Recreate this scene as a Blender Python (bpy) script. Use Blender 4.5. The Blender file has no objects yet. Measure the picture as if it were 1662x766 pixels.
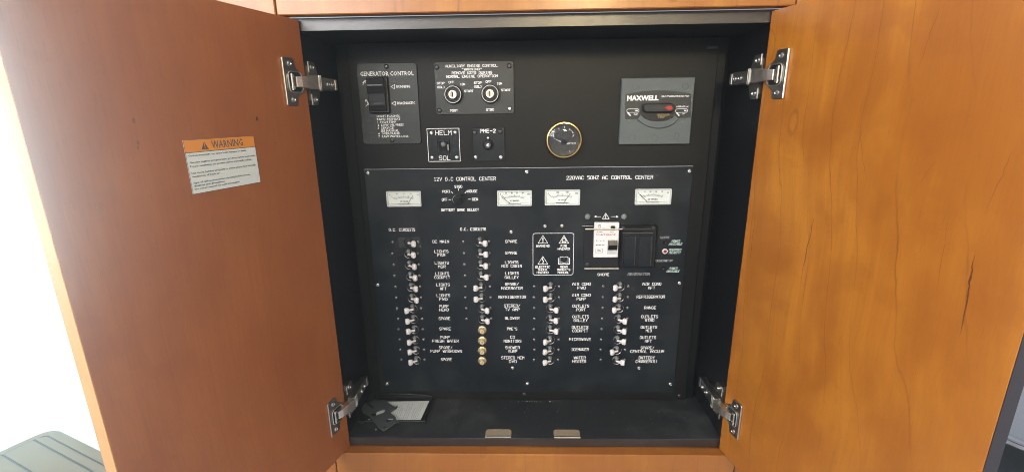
import bpy, math, random
from mathutils import Vector, Matrix
random.seed(7)
S = bpy.context.scene
COL = S.collection
# ------------------------------------------------------------------ camera
W, H, FPX = 1662.0, 766.0, 755.23
CAM = Vector((-0.01259, -0.75394, 0.60177)); YAW, PIT, ROL = -0.02823, 0.26293, -0.01335
Fv = Vector((math.sin(YAW)*math.cos(PIT), math.cos(YAW)*math.cos(PIT), -math.sin(PIT)))
R0 = Vector((math.cos(YAW), -math.sin(YAW), 0)); U0 = R0.cross(Fv)
Rv = R0*math.cos(ROL)+U0*math.sin(ROL); Uv = U0*math.cos(ROL)-R0*math.sin(ROL)
cd = bpy.data.cameras.new('camera'); cam = bpy.data.objects.new('camera', cd); COL.objects.link(cam)
cam.matrix_world = Matrix(((Rv.x, Uv.x, -Fv.x, CAM.x), (Rv.y, Uv.y, -Fv.y, CAM.y), (Rv.z, Uv.z, -Fv.z, CAM.z), (0, 0, 0, 1)))
cd.sensor_width = 36; cd.lens = FPX/W*36; cd.clip_start = .01; cd.clip_end = 200
S.camera = cam
# ------------------------------------------------------------------ world, lamps, exposure
wd = bpy.data.worlds.new("World"); S.world = wd; wd.use_nodes = True
wb = wd.node_tree.nodes['Background']; wb.inputs[0].default_value = (.84, .88, 1.0, 1); wb.inputs[1].default_value = .70
def area(name, loc, target, sx, sy, power, color, spread=180):
    l = bpy.data.lights.new(name, 'AREA'); l.shape = 'RECTANGLE'; l.size = sx; l.size_y = sy; l.energy = power; l.color = color
    l.spread = math.radians(spread)
    o = bpy.data.objects.new(name, l); COL.objects.link(o); o.location = loc
    o.rotation_euler = (Vector(target)-Vector(loc)).to_track_quat('-Z', 'Y').to_euler(); return o
area('window_behind_left', (-1.55, -2.3, 1.35), (0, 0, .4), 1.5, .9, 116, (1, .985, .97))
area('hatch_behind_right', (.35, -2.4, 1.3), (0.05, 0, .5), .26, .26, 46, (1, .80, .46))
area('cockpit_daylight', (-2.4, .6, 2.2), (-2.4, .6, -.7), 2.2, 2.2, 8, (.97, 1, .98))
area('fill_right', (2.5, -1.0, .62), (-.45, -.34, .42), .8, 1.5, 3, (.60, .86, 1))  # unseen fill lamp, added to lay a cool sheen on the left door
S.view_settings.view_transform = 'Standard'; S.view_settings.look = 'None'
S.view_settings.exposure = .30; S.view_settings.gamma = 1; S.view_settings.use_curve_mapping = False
try:
    S.cycles.use_denoising = True; S.cycles.denoiser = 'OPENIMAGEDENOISE'; S.cycles.denoising_prefilter = 'NONE'
    S.cycles.filter_width = .9; S.cycles.max_bounces = 8; S.cycles.sample_clamp_indirect = 6
except Exception: pass

# ------------------------------------------------------------------ survey helpers: sight a point onto a real plane
def sight(u, v): return Fv+Rv*((u-W/2)/FPX)-Uv*((v-H/2)/FPX)
YP = .121
def pp(u, v, y=YP):
    d = sight(u, v); t = (y-CAM.y)/d.y; p = CAM+d*t; return p.x, p.z
def fl(u, v, z=0.):
    d = sight(u, v); t = (z-CAM.z)/d.z; p = CAM+d*t; return p.x, p.y

# ------------------------------------------------------------------ materials
def new_mat(name):
    m = bpy.data.materials.new(name); m.use_nodes = True; nt = m.node_tree
    return m, nt, nt.nodes['Principled BSDF']
def setp(b, **k):
    for n, v in k.items():
        n = n.replace('_', ' ')
        if n in b.inputs: b.inputs[n].default_value = v
def plain(name, col, rough=.5, metal=0., bump=0., bscale=200., var=.0, vscale=6., coat=0., croug=.1, spec=.5):
    m, nt, b = new_mat(name); N = nt.nodes; L = nt.links
    setp(b, Base_Color=(*col, 1), Roughness=rough, Metallic=metal, Coat_Weight=coat, Coat_Roughness=croug, Specular_IOR_Level=spec)
    tc = N.new('ShaderNodeTexCoord')
    if bump:
        n = N.new('ShaderNodeTexNoise'); n.inputs['Scale'].default_value = bscale; n.inputs['Detail'].default_value = 3
        L.new(tc.outputs['Object'], n.inputs['Vector'])
        bp = N.new('ShaderNodeBump'); bp.inputs['Strength'].default_value = bump; bp.inputs['Distance'].default_value = .001
        L.new(n.outputs['Fac'], bp.inputs['Height']); L.new(bp.outputs['Normal'], b.inputs['Normal'])
    if var:
        n = N.new('ShaderNodeTexNoise'); n.inputs['Scale'].default_value = vscale; n.inputs['Detail'].default_value = 5; n.inputs['Roughness'].default_value = .65
        L.new(tc.outputs['Object'], n.inputs['Vector'])
        mr = N.new('ShaderNodeMapRange'); mr.inputs[1].default_value = .3; mr.inputs[2].default_value = .7
        mr.inputs[3].default_value = max(.04, rough-var); mr.inputs[4].default_value = min(1, rough+var)
        L.new(n.outputs['Fac'], mr.inputs[0]); L.new(mr.outputs[0], b.inputs['Roughness'])
    return m
def dusty(name, col, rough, dust=(.20, .20, .20), amt=.25, scale=30., lo=.55, hi=.8, bump=.15, spec=.5):
    m, nt, b = new_mat(name); N = nt.nodes; L = nt.links
    setp(b, Roughness=rough, Specular_IOR_Level=spec)
    tc = N.new('ShaderNodeTexCoord')
    n = N.new('ShaderNodeTexNoise'); n.inputs['Scale'].default_value = scale; n.inputs['Detail'].default_value = 7; n.inputs['Roughness'].default_value = .7
    L.new(tc.outputs['Object'], n.inputs['Vector'])
    n2 = N.new('ShaderNodeTexNoise'); n2.inputs['Scale'].default_value = scale*.18; n2.inputs['Detail'].default_value = 2
    L.new(tc.outputs['Object'], n2.inputs['Vector'])
    mu = N.new('ShaderNodeMath'); mu.operation = 'MULTIPLY_ADD'; mu.inputs[1].default_value = .55
    L.new(n2.outputs['Fac'], mu.inputs[0])
    mh = N.new('ShaderNodeMath'); mh.operation = 'MULTIPLY'; mh.inputs[1].default_value = .5; L.new(n.outputs['Fac'], mh.inputs[0]); L.new(mh.outputs[0], mu.inputs[2])
    mr = N.new('ShaderNodeMapRange'); mr.inputs[1].default_value = lo; mr.inputs[2].default_value = hi; mr.inputs[3].default_value = 0; mr.inputs[4].default_value = amt
    L.new(mu.outputs[0], mr.inputs[0])
    mx = N.new('ShaderNodeMixRGB'); mx.inputs[1].default_value = (*col, 1); mx.inputs[2].default_value = (*dust, 1); L.new(mr.outputs[0], mx.inputs[0])
    L.new(mx.outputs[0], b.inputs['Base Color'])
    ra = N.new('ShaderNodeMath'); ra.operation = 'MULTIPLY_ADD'; ra.inputs[1].default_value = .8; ra.inputs[2].default_value = rough; L.new(mr.outputs[0], ra.inputs[0]); L.new(ra.outputs[0], b.inputs['Roughness'])
    n3 = N.new('ShaderNodeTexNoise'); n3.inputs['Scale'].default_value = 900; L.new(tc.outputs['Object'], n3.inputs['Vector'])
    bp = N.new('ShaderNodeBump'); bp.inputs['Strength'].default_value = bump; bp.inputs['Distance'].default_value = .0005
    L.new(n3.outputs['Fac'], bp.inputs['Height']); L.new(bp.outputs['Normal'], b.inputs['Normal'])
    return m
def wood(name, light, mid, dark, seed, coat=.35, croug=.22, line=.8, blotch=1., gum=.4, knots=1.):
    m, nt, b = new_mat(name); N = nt.nodes; L = nt.links
    def math_(op, a, c=None, d=None):
        n = N.new('ShaderNodeMath'); n.operation = op
        for i, x in enumerate((a, c, d)):
            if x is None: continue
            if isinstance(x, (int, float)): n.inputs[i].default_value = x
            else: L.new(x, n.inputs[i])
        return n.outputs[0]
    def noise(scale, sc=(1, 1, 1), det=3, rough=.5, src=None, off=0.):
        mp = N.new('ShaderNodeMapping'); mp.inputs['Scale'].default_value = sc; mp.inputs['Location'].default_value = (seed*1.7+off, seed*.9+off, seed*.37+off)
        L.new(src, mp.inputs['Vector'])
        n = N.new('ShaderNodeTexNoise'); n.inputs['Scale'].default_value = scale; n.inputs['Detail'].default_value = det; n.inputs['Roughness'].default_value = rough
        L.new(mp.outputs[0], n.inputs['Vector']); return n
    def rng(x, a, c, d, e):
        mr = N.new('ShaderNodeMapRange'); mr.interpolation_type = 'SMOOTHSTEP'
        for i, q in enumerate((a, c, d, e)): mr.inputs[i+1].default_value = q
        L.new(x, mr.inputs[0]); return mr.outputs[0]
    def mixc(f, a, c):
        mx = N.new('ShaderNodeMixRGB')
        for i, x in ((0, f), (1, a), (2, c)):
            if isinstance(x, tuple): mx.inputs[i].default_value = (*x, 1)
            elif isinstance(x, (int, float)): mx.inputs[i].default_value = x
            else: L.new(x, mx.inputs[i])
        return mx.outputs[0]
    tc = N.new('ShaderNodeTexCoord').outputs['Object']
    warp = noise(2.2, (1, 1, .55), 3, .5, tc)
    wv = N.new('ShaderNodeVectorMath'); wv.operation = 'MULTIPLY_ADD'; wv.inputs[1].default_value = (.16, 0, .05); L.new(warp.outputs['Color'], wv.inputs[0]); L.new(tc, wv.inputs[2])
    P = wv.outputs[0]
    # flame figure: growth lines cut at a slant -> contour lines of a slow noise field plus x
    field = noise(1.6, (1.2, 1, .35), 2, .45, P, 3.)
    sx = N.new('ShaderNodeSeparateXYZ'); L.new(P, sx.inputs[0])
    fsum = math_('MULTIPLY_ADD', field.outputs['Fac'], 8.5, math_('MULTIPLY', sx.outputs[0], 20.))
    jit = noise(34, (1, 1, .22), 3, .6, tc, 9.)
    fsum = math_('MULTIPLY_ADD', jit.outputs['Fac'], .34, fsum)
    fr = math_('FRACT', fsum)
    ln = math_('SUBTRACT', 1., rng(math_('ABSOLUTE', math_('SUBTRACT', fr, .5)), .0, .026, 0., 1.))
    soft = rng(fr, .0, 1., 0., 1.)
    mask = rng(noise(5.5, (1, 1, .5), 3, .6, tc, 5.).outputs['Fac'], .34, .58, 0., 1.)
    ln = math_('MULTIPLY', math_('MULTIPLY', ln, mask), line)
    bl = rng(noise(10., (1.3, 1, .6), 4, .55, P, 11.).outputs['Fac'], .40, .62, 0., 1.)
    bl2 = rng(noise(3.1, (1, 1, .6), 2, .5, tc, 21.).outputs['Fac'], .35, .65, 0., 1.)
    c = mixc(math_('MULTIPLY', bl, .60*blotch), light, mid)
    c = mixc(math_('MULTIPLY', bl2, .38*blotch), c, mid)
    c = mixc(math_('MULTIPLY', soft, .16), c, mid)
    # chatoyant cross patches
    ch = rng(noise(20., (.8, 1, .9), 3, .55, P, 31.).outputs['Fac'], .50, .62, 0., .36)
    c = mixc(ch, c, mid)
    # knots
    vo = N.new('ShaderNodeTexVoronoi'); vo.inputs['Scale'].default_value = 7.5; mpv = N.new('ShaderNodeMapping'); mpv.inputs['Scale'].default_value = (1.5, .01, .8); mpv.inputs['Location'].default_value = (seed*.61, 0, seed*.23)
    L.new(P, mpv.inputs['Vector']); L.new(mpv.outputs[0], vo.inputs['Vector'])
    vd = math_('MULTIPLY_ADD', jit.outputs['Fac'], .07, vo.outputs['Distance'])
    ring = math_('SUBTRACT', 1., rng(math_('ABSOLUTE', math_('SUBTRACT', vd, .18)), .0, .022, 0., 1.))
    kc = N.new('ShaderNodeSeparateColor'); L.new(vo.outputs['Color'], kc.inputs[0])
    kmask = rng(kc.outputs[0], .42, .43, 0., 1.)
    c = mixc(math_('MULTIPLY', math_('MULTIPLY', ring, kmask), .42*knots), c, dark)
    c = mixc(ln, c, dark)
    # gum streaks
    gs = rng(noise(9., (3.2, 1, .42), 2, .5, P, 41.).outputs['Fac'], .735, .77, 0., gum)
    c = mixc(gs, c, tuple(x*.45 for x in dark))
    fib = noise(1., (420, 420, 9), 3, .6, tc, 2.)
    c = mixc(rng(fib.outputs['Fac'], .42, .75, 0., .11), c, dark)
    fib2 = noise(1., (95, 95, 3.2), 4, .6, P, 15.)
    c = mixc(rng(fib2.outputs['Fac'], .42, .66, 0., .34), c, mid)
    pore = noise(1., (700, 700, 45), 2, .5, tc, 19.)
    c = mixc(rng(pore.outputs['Fac'], .60, .72, 0., .22), c, dark)
    L.new(c, b.inputs['Base Color'])
    setp(b, Coat_IOR=1.95 if coat >= 1 else 1.5, Roughness=.42, Coat_Weight=coat, Coat_Roughness=croug, Specular_IOR_Level=.4)
    bp = N.new('ShaderNodeBump'); bp.inputs['Strength'].default_value = .06; bp.inputs['Distance'].default_value = .0006
    L.new(fib.outputs['Fac'], bp.inputs['Height']); L.new(bp.outputs['Normal'], b.inputs['Normal'])
    wav = noise(14., (1, 1, .5), 2, .5, tc, 7.)
    bp2 = N.new('ShaderNodeBump'); bp2.inputs['Strength'].default_value = .05; bp2.inputs['Distance'].default_value = .01
    L.new(wav.outputs['Fac'], bp2.inputs['Height']); L.new(bp2.outputs['Normal'], b.inputs['Coat Normal'])
    return m
M = {}
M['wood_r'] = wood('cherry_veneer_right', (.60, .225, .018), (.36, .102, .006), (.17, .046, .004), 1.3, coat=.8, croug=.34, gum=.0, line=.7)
M['wood_l'] = wood('cherry_veneer_left_shaded', (.43, .138, .030), (.33, .090, .017), (.12, .032, .012), 4.1, coat=.6, croug=.42, line=.2, blotch=.8, gum=.0, knots=0.)  # same cherry as the right door, its redder shade put into the colour
M['wood_f'] = wood('cherry_veneer_fascia', (.45, .175, .022), (.32, .10, .010), (.14, .038, .005), 7.7, coat=.45, croug=.24, line=.5)
M['edge_shade'] = plain('shaded_edge_band', (.022, .016, .019), .4)  # shade on the right door's outer edge, put into the band's colour
M['wood_e'] = wood('cherry_edge_band', (.58, .33, .13), (.50, .26, .09), (.3, .13, .04), 2.2, coat=.3, croug=.3, line=.1)
M['black'] = dusty('black_laminate', (.0045, .0088, .0135), .40, (.10, .11, .12), .34, 16., .46, .8, .10, .36)
M['board'] = dusty('mounting_board_laminate', (.0080, .0088, .0098), .46, (.12, .12, .125), .16, 14., .48, .8, .2, .27)
M['box'] = dusty('cabinet_lining', (.006, .007, .009), .48, (.09, .10, .11), .25, 24., .55, .8, .2, .28)
M['floor'] = dusty('cabinet_floor_lining', (.021, .024, .028), .42, (.15, .155, .16), .40, 26., .50, .76, .25)
M['strip'] = dusty('lining_edge', (.022, .015, .015), .33, (.12, .10, .09), .3, 40., .5, .8, .2, .85)
M['bracket'] = plain('grey_black_bracket', (.075, .090, .098), .45, bump=.2)
M['plate'] = dusty('grey_black_plate', (.030, .035, .038), .42, (.12, .13, .14), .15, 60., .5, .8, .3)
M['maxg'] = dusty('grey_moulded_plastic', (.105, .125, .130), .48, (.2, .22, .22), .2, 50., .5, .8, .4)
M['maxd'] = plain('dark_moulded_plastic', (.020, .025, .030), .45, bump=.2)
M['rubber'] = plain('black_plastic', (.012, .013, .015), .32, bump=.12, bscale=600)
M['ink'] = plain('engraved_white_fill', (.95, .96, .97), .7)
M['inkd'] = plain('engraved_dim_fill', (.30, .31, .33), .7)
M['inkt'] = plain('engraved_teal_white', (.45, .60, .56), .7)
M['black_ink'] = plain('black_print', (.02, .02, .022), .6)
M['grey_ink'] = plain('grey_print', (.09, .10, .11), .6)
M['red_ink'] = plain('red_print', (.45, .05, .04), .6)
M['orange'] = plain('orange_print', (.88, .32, .04), .5)
M['paper'] = plain('sticker_paper', (.82, .86, .82), .45, bump=.05)
M['sheet'] = plain('white_sheet', (.84, .90, .90), .55, bump=.1, bscale=60)
M['white'] = plain('white_plastic', (.90, .89, .90), .35, bump=.05)
M['dial'] = plain('meter_dial_card', (.80, .86, .84), .5)
M['bezel'] = plain('meter_bezel', (.60, .63, .62), .25)
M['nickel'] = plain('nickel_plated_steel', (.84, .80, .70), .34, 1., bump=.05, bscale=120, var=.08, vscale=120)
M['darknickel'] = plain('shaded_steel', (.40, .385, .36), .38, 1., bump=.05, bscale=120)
M['screw'] = plain('stainless_screw', (.72, .71, .69), .30, 1.)
M['sscrew'] = plain('dull_screw', (.30, .30, .30), .38, .9)
M['dscrew'] = plain('blackened_screw', (.10, .10, .11), .36, .7)
M['chrome'] = plain('chrome_ring', (.72, .73, .75), .24, 1.)
M['greyd'] = plain('grey_dome_plastic', (.20, .22, .22), .4)
M['brass'] = plain('pale_brass', (.80, .68, .44), .42, 1., var=.1, vscale=200)
M['creamb'] = plain('cream_button', (.70, .58, .36), .4)
M['gold'] = plain('gold_bezel', (.90, .64, .26), .20, 1.)
M['gdial'] = plain('gauge_dial', (.045, .042, .038), .4)
M['red'] = plain('red_lens', (.35, .012, .03), .2)
M['redp'] = plain('red_paint', (.50, .03, .03), .4)
M['tan'] = plain('tan_metal', (.42, .34, .24), .4, .2, bump=.1)
M['tanink'] = plain('tan_print', (.30, .22, .09), .6)
M['cream'] = plain('cream_bar', (.55, .50, .42), .3, .3)
M['steel'] = plain('stainless_steel', (.62, .62, .63), .20, 1., var=.06, vscale=20)
M['fibre'] = plain('white_fibreglass', (.85, .88, .87), .35)
M['teak'] = dusty('weathered_teak', (.26, .185, .095), .75, (.32, .24, .14), .6, 9., .4, .7, .5)
M['caulk'] = plain('dark_caulk', (.035, .028, .02), .8)
M['counter'] = plain('dark_counter', (.03, .028, .03), .25)
m, nt, b = new_mat('daylight_sky'); nt.nodes.remove(b); e = nt.nodes.new('ShaderNodeEmission'); e.inputs[0].default_value = (.72, .93, 1, 1); e.inputs[1].default_value = 66.0
nt.links.new(e.outputs[0], nt.nodes['Material Output'].inputs[0]); M['sky'] = m
m, nt, b = new_mat('clear_glass'); setp(b, Base_Color=(1, 1, 1, 1), Roughness=.02, Transmission_Weight=1., IOR=1.45); M['glass'] = m

# ------------------------------------------------------------------ mesh builder
class MB:
    def __init__(s): s.v = []; s.f = []
    def add(s, vs, fs):
        n = len(s.v); s.v += [tuple(x) for x in vs]; s.f += [tuple(i+n for i in f) for f in fs]; return s
    def box(s, x0, x1, y0, y1, z0, z1, b=0.):
        if b <= 0:
            return s.add([(x, y, z) for z in (z0, z1) for y in (y0, y1) for x in (x0, x1)],
                         [(0, 2, 3, 1), (4, 5, 7, 6), (0, 1, 5, 4), (2, 6, 7, 3), (0, 4, 6, 2), (1, 3, 7, 5)])
        # bevelled box: 24 verts
        vs = []; idx = {}
        for i, (x, sx) in enumerate(((x0, 1), (x1, -1))):
            for j, (y, sy) in enumerate(((y0, 1), (y1, -1))):
                for k, (z, sz) in enumerate(((z0, 1), (z1, -1))):
                    for a, p in enumerate(((x, y+sy*b, z+sz*b), (x+sx*b, y, z+sz*b), (x+sx*b, y+sy*b, z))):
                        idx[(i, j, k, a)] = len(vs); vs.append(p)
        g = lambda i, j, k, a: idx[(i, j, k, a)]
        fs = []
        for i in (0, 1): fs.append((g(i,0,0,0), g(i,1,0,0), g(i,1,1,0), g(i,0,1,0)))
        for j in (0, 1): fs.append((g(0,j,0,1), g(1,j,0,1), g(1,j,1,1), g(0,j,1,1)))
        for k in (0, 1): fs.append((g(0,0,k,2), g(1,0,k,2), g(1,1,k,2), g(0,1,k,2)))
        for i in (0, 1):
            for j in (0, 1): fs.append((g(i,j,0,0), g(i,j,1,0), g(i,j,1,1), g(i,j,0,1)))
            for k in (0, 1): fs.append((g(i,0,k,0), g(i,1,k,0), g(i,1,k,2), g(i,0,k,2)))
        for j in (0, 1):
            for k in (0, 1): fs.append((g(0,j,k,1), g(1,j,k,1), g(1,j,k,2), g(0,j,k,2)))
        for i in (0, 1):
            for j in (0, 1):
                for k in (0, 1): fs.append((g(i,j,k,0), g(i,j,k,1), g(i,j,k,2)))
        return s.add(vs, fs)
    def lathe(s, c, prof, n=16, ax=1, ring=False):           # prof: (r, offset along axis)
        vs = []; fs = []
        for r, h in prof:
            for i in range(n):
                a = 2*math.pi*i/n; q = [r*math.cos(a), r*math.sin(a)]; q.insert(ax, h)
                vs.append((c[0]+q[0], c[1]+q[1], c[2]+q[2]))
        for k in range(len(prof)-1):
            for i in range(n):
                j = (i+1) % n; fs.append((k*n+i, k*n+j, (k+1)*n+j, (k+1)*n+i))
        if ring:
            k = len(prof)-1
            fs += [(k*n+i, k*n+(i+1) % n, (i+1) % n, i) for i in range(n)]; return s.add(vs, fs)
        if prof[0][0] > 1e-6: fs.append(tuple(range(n)))
        if prof[-1][0] > 1e-6: fs.append(tuple(range((len(prof)-1)*n, len(prof)*n)))
        return s.add(vs, fs)
    def prism(s, pts, y0, y1, bev=0.):             # pts (x,z) outline, extruded along y
        n = len(pts)
        if bev:
            cx = sum(p[0] for p in pts)/n; cz = sum(p[1] for p in pts)/n
            inn = []
            for i in range(n):
                a, p, q = pts[i-1], pts[i], pts[(i+1) % n]
                v1 = Vector((p[0]-a[0], p[1]-a[1])).normalized(); v2 = Vector((q[0]-p[0], q[1]-p[1])).normalized()
                t = (v1+v2); t = t.normalized() if t.length > 1e-6 else v1
                nn = Vector((-t.y, t.x)); 
                if nn.dot(Vector((cx-p[0], cz-p[1]))) < 0: nn = -nn
                inn.append((p[0]+nn.x*bev, p[1]+nn.y*bev))
            vs = [(x, y0, z) for x, z in inn]+[(x, y0+bev, z) for x, z in pts]+[(x, y1, z) for x, z in pts]
            fs = [tuple(range(n)), tuple(range(2*n, 3*n))]
            for k in (0, 1): fs += [(k*n+i, k*n+(i+1) % n, (k+1)*n+(i+1) % n, (k+1)*n+i) for i in range(n)]
            return s.add(vs, fs)
        vs = [(x, y0, z) for x, z in pts]+[(x, y1, z) for x, z in pts]
        return s.add(vs, [tuple(range(n)), tuple(range(n, 2*n))]+[(i, (i+1) % n, n+(i+1) % n, n+i) for i in range(n)])
    def tube(s, pts, r, n=8):
        pts = [Vector(p) for p in pts]; rings = []
        for i, p in enumerate(pts):
            t = ((pts[min(i+1, len(pts)-1)]-pts[max(i-1, 0)])).normalized()
            a = t.cross(Vector((0, 0, 1)) if abs(t.z) < .9 else Vector((1, 0, 0))).normalized(); c = t.cross(a)
            rings.append([p+(a*math.cos(2*math.pi*k/n)+c*math.sin(2*math.pi*k/n))*r for k in range(n)])
        vs = [q for R in rings for q in R]; fs = [tuple(range(n)), tuple(range((len(pts)-1)*n, len(pts)*n))]
        for i in range(len(pts)-1): fs += [(i*n+k, i*n+(k+1) % n, (i+1)*n+(k+1) % n, (i+1)*n+k) for k in range(n)]
        return s.add(vs, fs)
    def bar(s, p, q, w, y, ext=0.):               # flat ribbon in an xz plane
        dx, dz = q[0]-p[0], q[1]-p[1]; l = math.hypot(dx, dz) or 1e-9; dx /= l; dz /= l
        ex, ez = dx*ext, dz*ext; nx, nz = -dz*w/2, dx*w/2
        return s.add([(p[0]-ex+nx, y, p[1]-ez+nz), (p[0]-ex-nx, y, p[1]-ez-nz), (q[0]+ex-nx, y, q[1]+ez-nz), (q[0]+ex+nx, y, q[1]+ez+nz)], [(0, 1, 2, 3)])
    def path(s, pts, w, y, closed=False):
        pts = list(pts)+([pts[0]] if closed else [])
        for i in range(len(pts)-1): s.bar(pts[i], pts[i+1], w, y-(i % 3)*2e-5, w*.42)
        return s
    def xf(s, Mx): s.v = [tuple(Mx @ Vector(v)) for v in s.v]; return s
    def mesh(s, name, mat, smooth=None):
        me = bpy.data.meshes.new(name); me.from_pydata(s.v, [], s.f)
        import bmesh
        bm = bmesh.new(); bm.from_mesh(me); bmesh.ops.recalc_face_normals(bm, faces=bm.faces); bm.to_mesh(me); bm.free()
        me.materials.append(mat)
        if smooth:
            me.polygons.foreach_set('use_smooth', [True]*len(me.polygons))
            try: me.set_sharp_from_angle(angle=math.radians(smooth))
            except Exception: pass
        me.update(); return me
def link(name, data, parent=None, loc=(0, 0, 0), rz=0.):
    o = bpy.data.objects.new(name, data); COL.objects.link(o); o.location = loc; o.rotation_euler = (0, 0, rz)
    if parent: o.parent = parent
    return o
def obj(name, mb, mat, parent=None, smooth=None, loc=(0, 0, 0), label=None):
    o = link(name, mb.mesh(name, mat, smooth), parent, loc)
    if label: o['label'] = label
    return o
def tag(o, label=None, cat=None, group=None, kind=None):
    if label: o['label'] = label
    if cat: o['category'] = cat
    if group: o['group'] = group
    if kind: o['kind'] = kind
    return o
def thing(name, label, cat, loc=(0, 0, 0), rz=0., group=None):
    return tag(link(name, None, None, loc, rz), label, cat, group)
def rrect(x0, x1, z0, z1, r, n=4):
    o = []
    for cx, cz, a0 in ((x1-r, z1-r, 0), (x0+r, z1-r, 90), (x0+r, z0+r, 180), (x1-r, z0+r, 270)):
        for i in range(n+1):
            a = math.radians(a0+90*i/n); o.append((cx+r*math.cos(a), cz+r*math.sin(a)))
    return o
def circ(cx, cz, r, n=16, a0=0, a1=360):
    full = abs(a1-a0) >= 360
    k = n if full else n+1
    return [(cx+r*math.cos(math.radians(a0+(a1-a0)*i/n)), cz+r*math.sin(math.radians(a0+(a1-a0)*i/n))) for i in range(k)]
def shape(name, loops, depth, mat, parent=None, bevel=0.):   # filled outline with holes; xy of loops -> local xy plane, thickness along z
    cu = bpy.data.curves.new(name, 'CURVE'); cu.dimensions = '2D'; cu.fill_mode = 'BOTH'; cu.extrude = depth/2; cu.bevel_depth = bevel; cu.bevel_resolution = 1
    for lp in loops:
        sp = cu.splines.new('POLY'); sp.points.add(len(lp)-1); sp.use_cyclic_u = True
        for p, (x, y) in zip(sp.points, lp): p.co = (x, y, 0, 1)
    o = bpy.data.objects.new(name, cu); COL.objects.link(o); bpy.context.view_layer.update()
    me = bpy.data.meshes.new_from_object(o.evaluated_get(bpy.context.evaluated_depsgraph_get())); bpy.data.objects.remove(o); me.materials.clear(); me.materials.append(mat); me.name = name
    return me

# ------------------------------------------------------------------ lettering
G = {k: [[(int(p[0]), int(p[1])) for p in ln.split()] for ln in v.split(';')] for k, v in {
 'A': '00 04 26 44 40;02 42', 'B': '00 06 36 45 44 33 03;33 42 41 30 00', 'C': '45 36 16 05 01 10 30 41', 'D': '00 06 36 44 42 30 00',
 'E': '46 06 00 40;03 33', 'F': '46 06 00;03 33', 'G': '45 36 16 05 01 10 30 41 43 23', 'H': '00 06;40 46;03 43', 'I': '10 30;16 36;20 26',
 'J': '46 41 30 10 01', 'K': '00 06;46 03 40', 'L': '06 00 40', 'M': '00 06 23 46 40', 'N': '00 06 40 46', 'O': '10 30 41 45 36 16 05 01 10',
 'P': '00 06 36 45 44 33 03', 'Q': '10 30 41 45 36 16 05 01 10;22 40', 'R': '00 06 36 45 44 33 03;23 40', 'S': '45 36 16 05 04 13 33 42 41 30 10 01',
 'T': '06 46;26 20', 'U': '06 01 10 30 41 46', 'V': '06 20 46', 'W': '06 10 24 30 46', 'X': '00 46;06 40', 'Y': '06 23 46;23 20', 'Z': '06 46 00 40',
 '0': '10 30 41 45 36 16 05 01 10', '1': '15 26 20;10 30', '2': '05 16 36 45 44 00 40', '3': '06 46 23 33 42 41 30 10 01', '4': '30 36 02 42',
 '5': '46 06 04 34 43 41 30 00', '6': '45 36 16 05 01 10 30 41 42 33 03', '7': '06 46 10', '8': '13 04 05 16 36 45 44 33 13;13 02 01 10 30 41 42 33',
 '9': '43 13 04 05 16 36 45 41 30 10', '.': '20 21', '-': '03 43', '/': '00 46', "'": '26 24', '(': '36 15 11 30', ')': '16 35 31 10', '"': '16 14;36 34', '!': '26 22;20 21'}.items()}
def strokes(mb, s, x0, x1, zc, h, w, y, slant=0., serif=False):
    h -= w; x0 += w/2; x1 -= w/2
    w *= .95
    n = len(s); adv = 5.7; tot = n*adv-1.7; sx = (x1-x0)/tot; sz = h/6; k = 0
    for i, ch in enumerate(s):
        for ln in G.get(ch, []):
            pts = [(x0+(i*adv+px)*sx+slant*(pz-3)*sz, zc+(pz-3)*sz) for px, pz in ln]
            for a in range(len(pts)-1):
                mb.bar(pts[a], pts[a+1], w, y-(k % 5)*1.5e-5, w*.35); k += 1
            if serif:
                for e, q in ((pts[0], ln[0]), (pts[-1], ln[-1])):
                    if q[1] in (0, 6) and ch not in 'OCGSDB': mb.bar((e[0]-sx*.9, e[1]), (e[0]+sx*.9, e[1]), w*.6, y-1e-4)
    return mb
def legend(parent, lines, w=.0011, mat='ink', y=YP, slant=0., serif=False, name='legend'):
    mb = MB()
    for (s, u0, u1, v, hp) in lines:
        x0, z = pp(u0, v, y); x1, _ = pp(u1, v, y); um = (u0+u1)/2; h = pp(um, v-hp/2, y)[1]-pp(um, v+hp/2, y)[1]; z = pp(um, v, y)[1]
        strokes(mb, s, x0, x1, z, h, w, y-.0004, slant, serif)
    ox, oz = pp((lines[0][1]+lines[0][2])/2, lines[0][3], y)
    mb.v = [(a-ox, b-y, c-oz) for a, b, c in mb.v]
    o = obj(name, mb, M[mat], parent, loc=Vector((ox, y, oz))-(parent.matrix_basis.translation if parent else Vector()))
    return o
def fontmesh(s, x0, x1, zc, h, y, bold=0., shear=0.):
    cu = bpy.data.curves.new('t', 'FONT'); cu.body = s; cu.size = 1; cu.resolution_u = 1; cu.offset = bold; cu.shear = shear; cu.fill_mode = 'FRONT'
    o = bpy.data.objects.new('t', cu); COL.objects.link(o); bpy.context.view_layer.update()
    me = bpy.data.meshes.new_from_object(o.evaluated_get(bpy.context.evaluated_depsgraph_get())); bpy.data.objects.remove(o)
    xs = [v.co.x for v in me.vertices]; a, b_ = min(xs), max(xs)
    vs = [(x0+(v.co.x-a)/(b_-a)*(x1-x0), y, zc+(v.co.y/.70-.5)*h) for v in me.vertices]
    fs = [tuple(p.vertices) for p in me.polygons]; bpy.data.meshes.remove(me); return vs, fs
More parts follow.
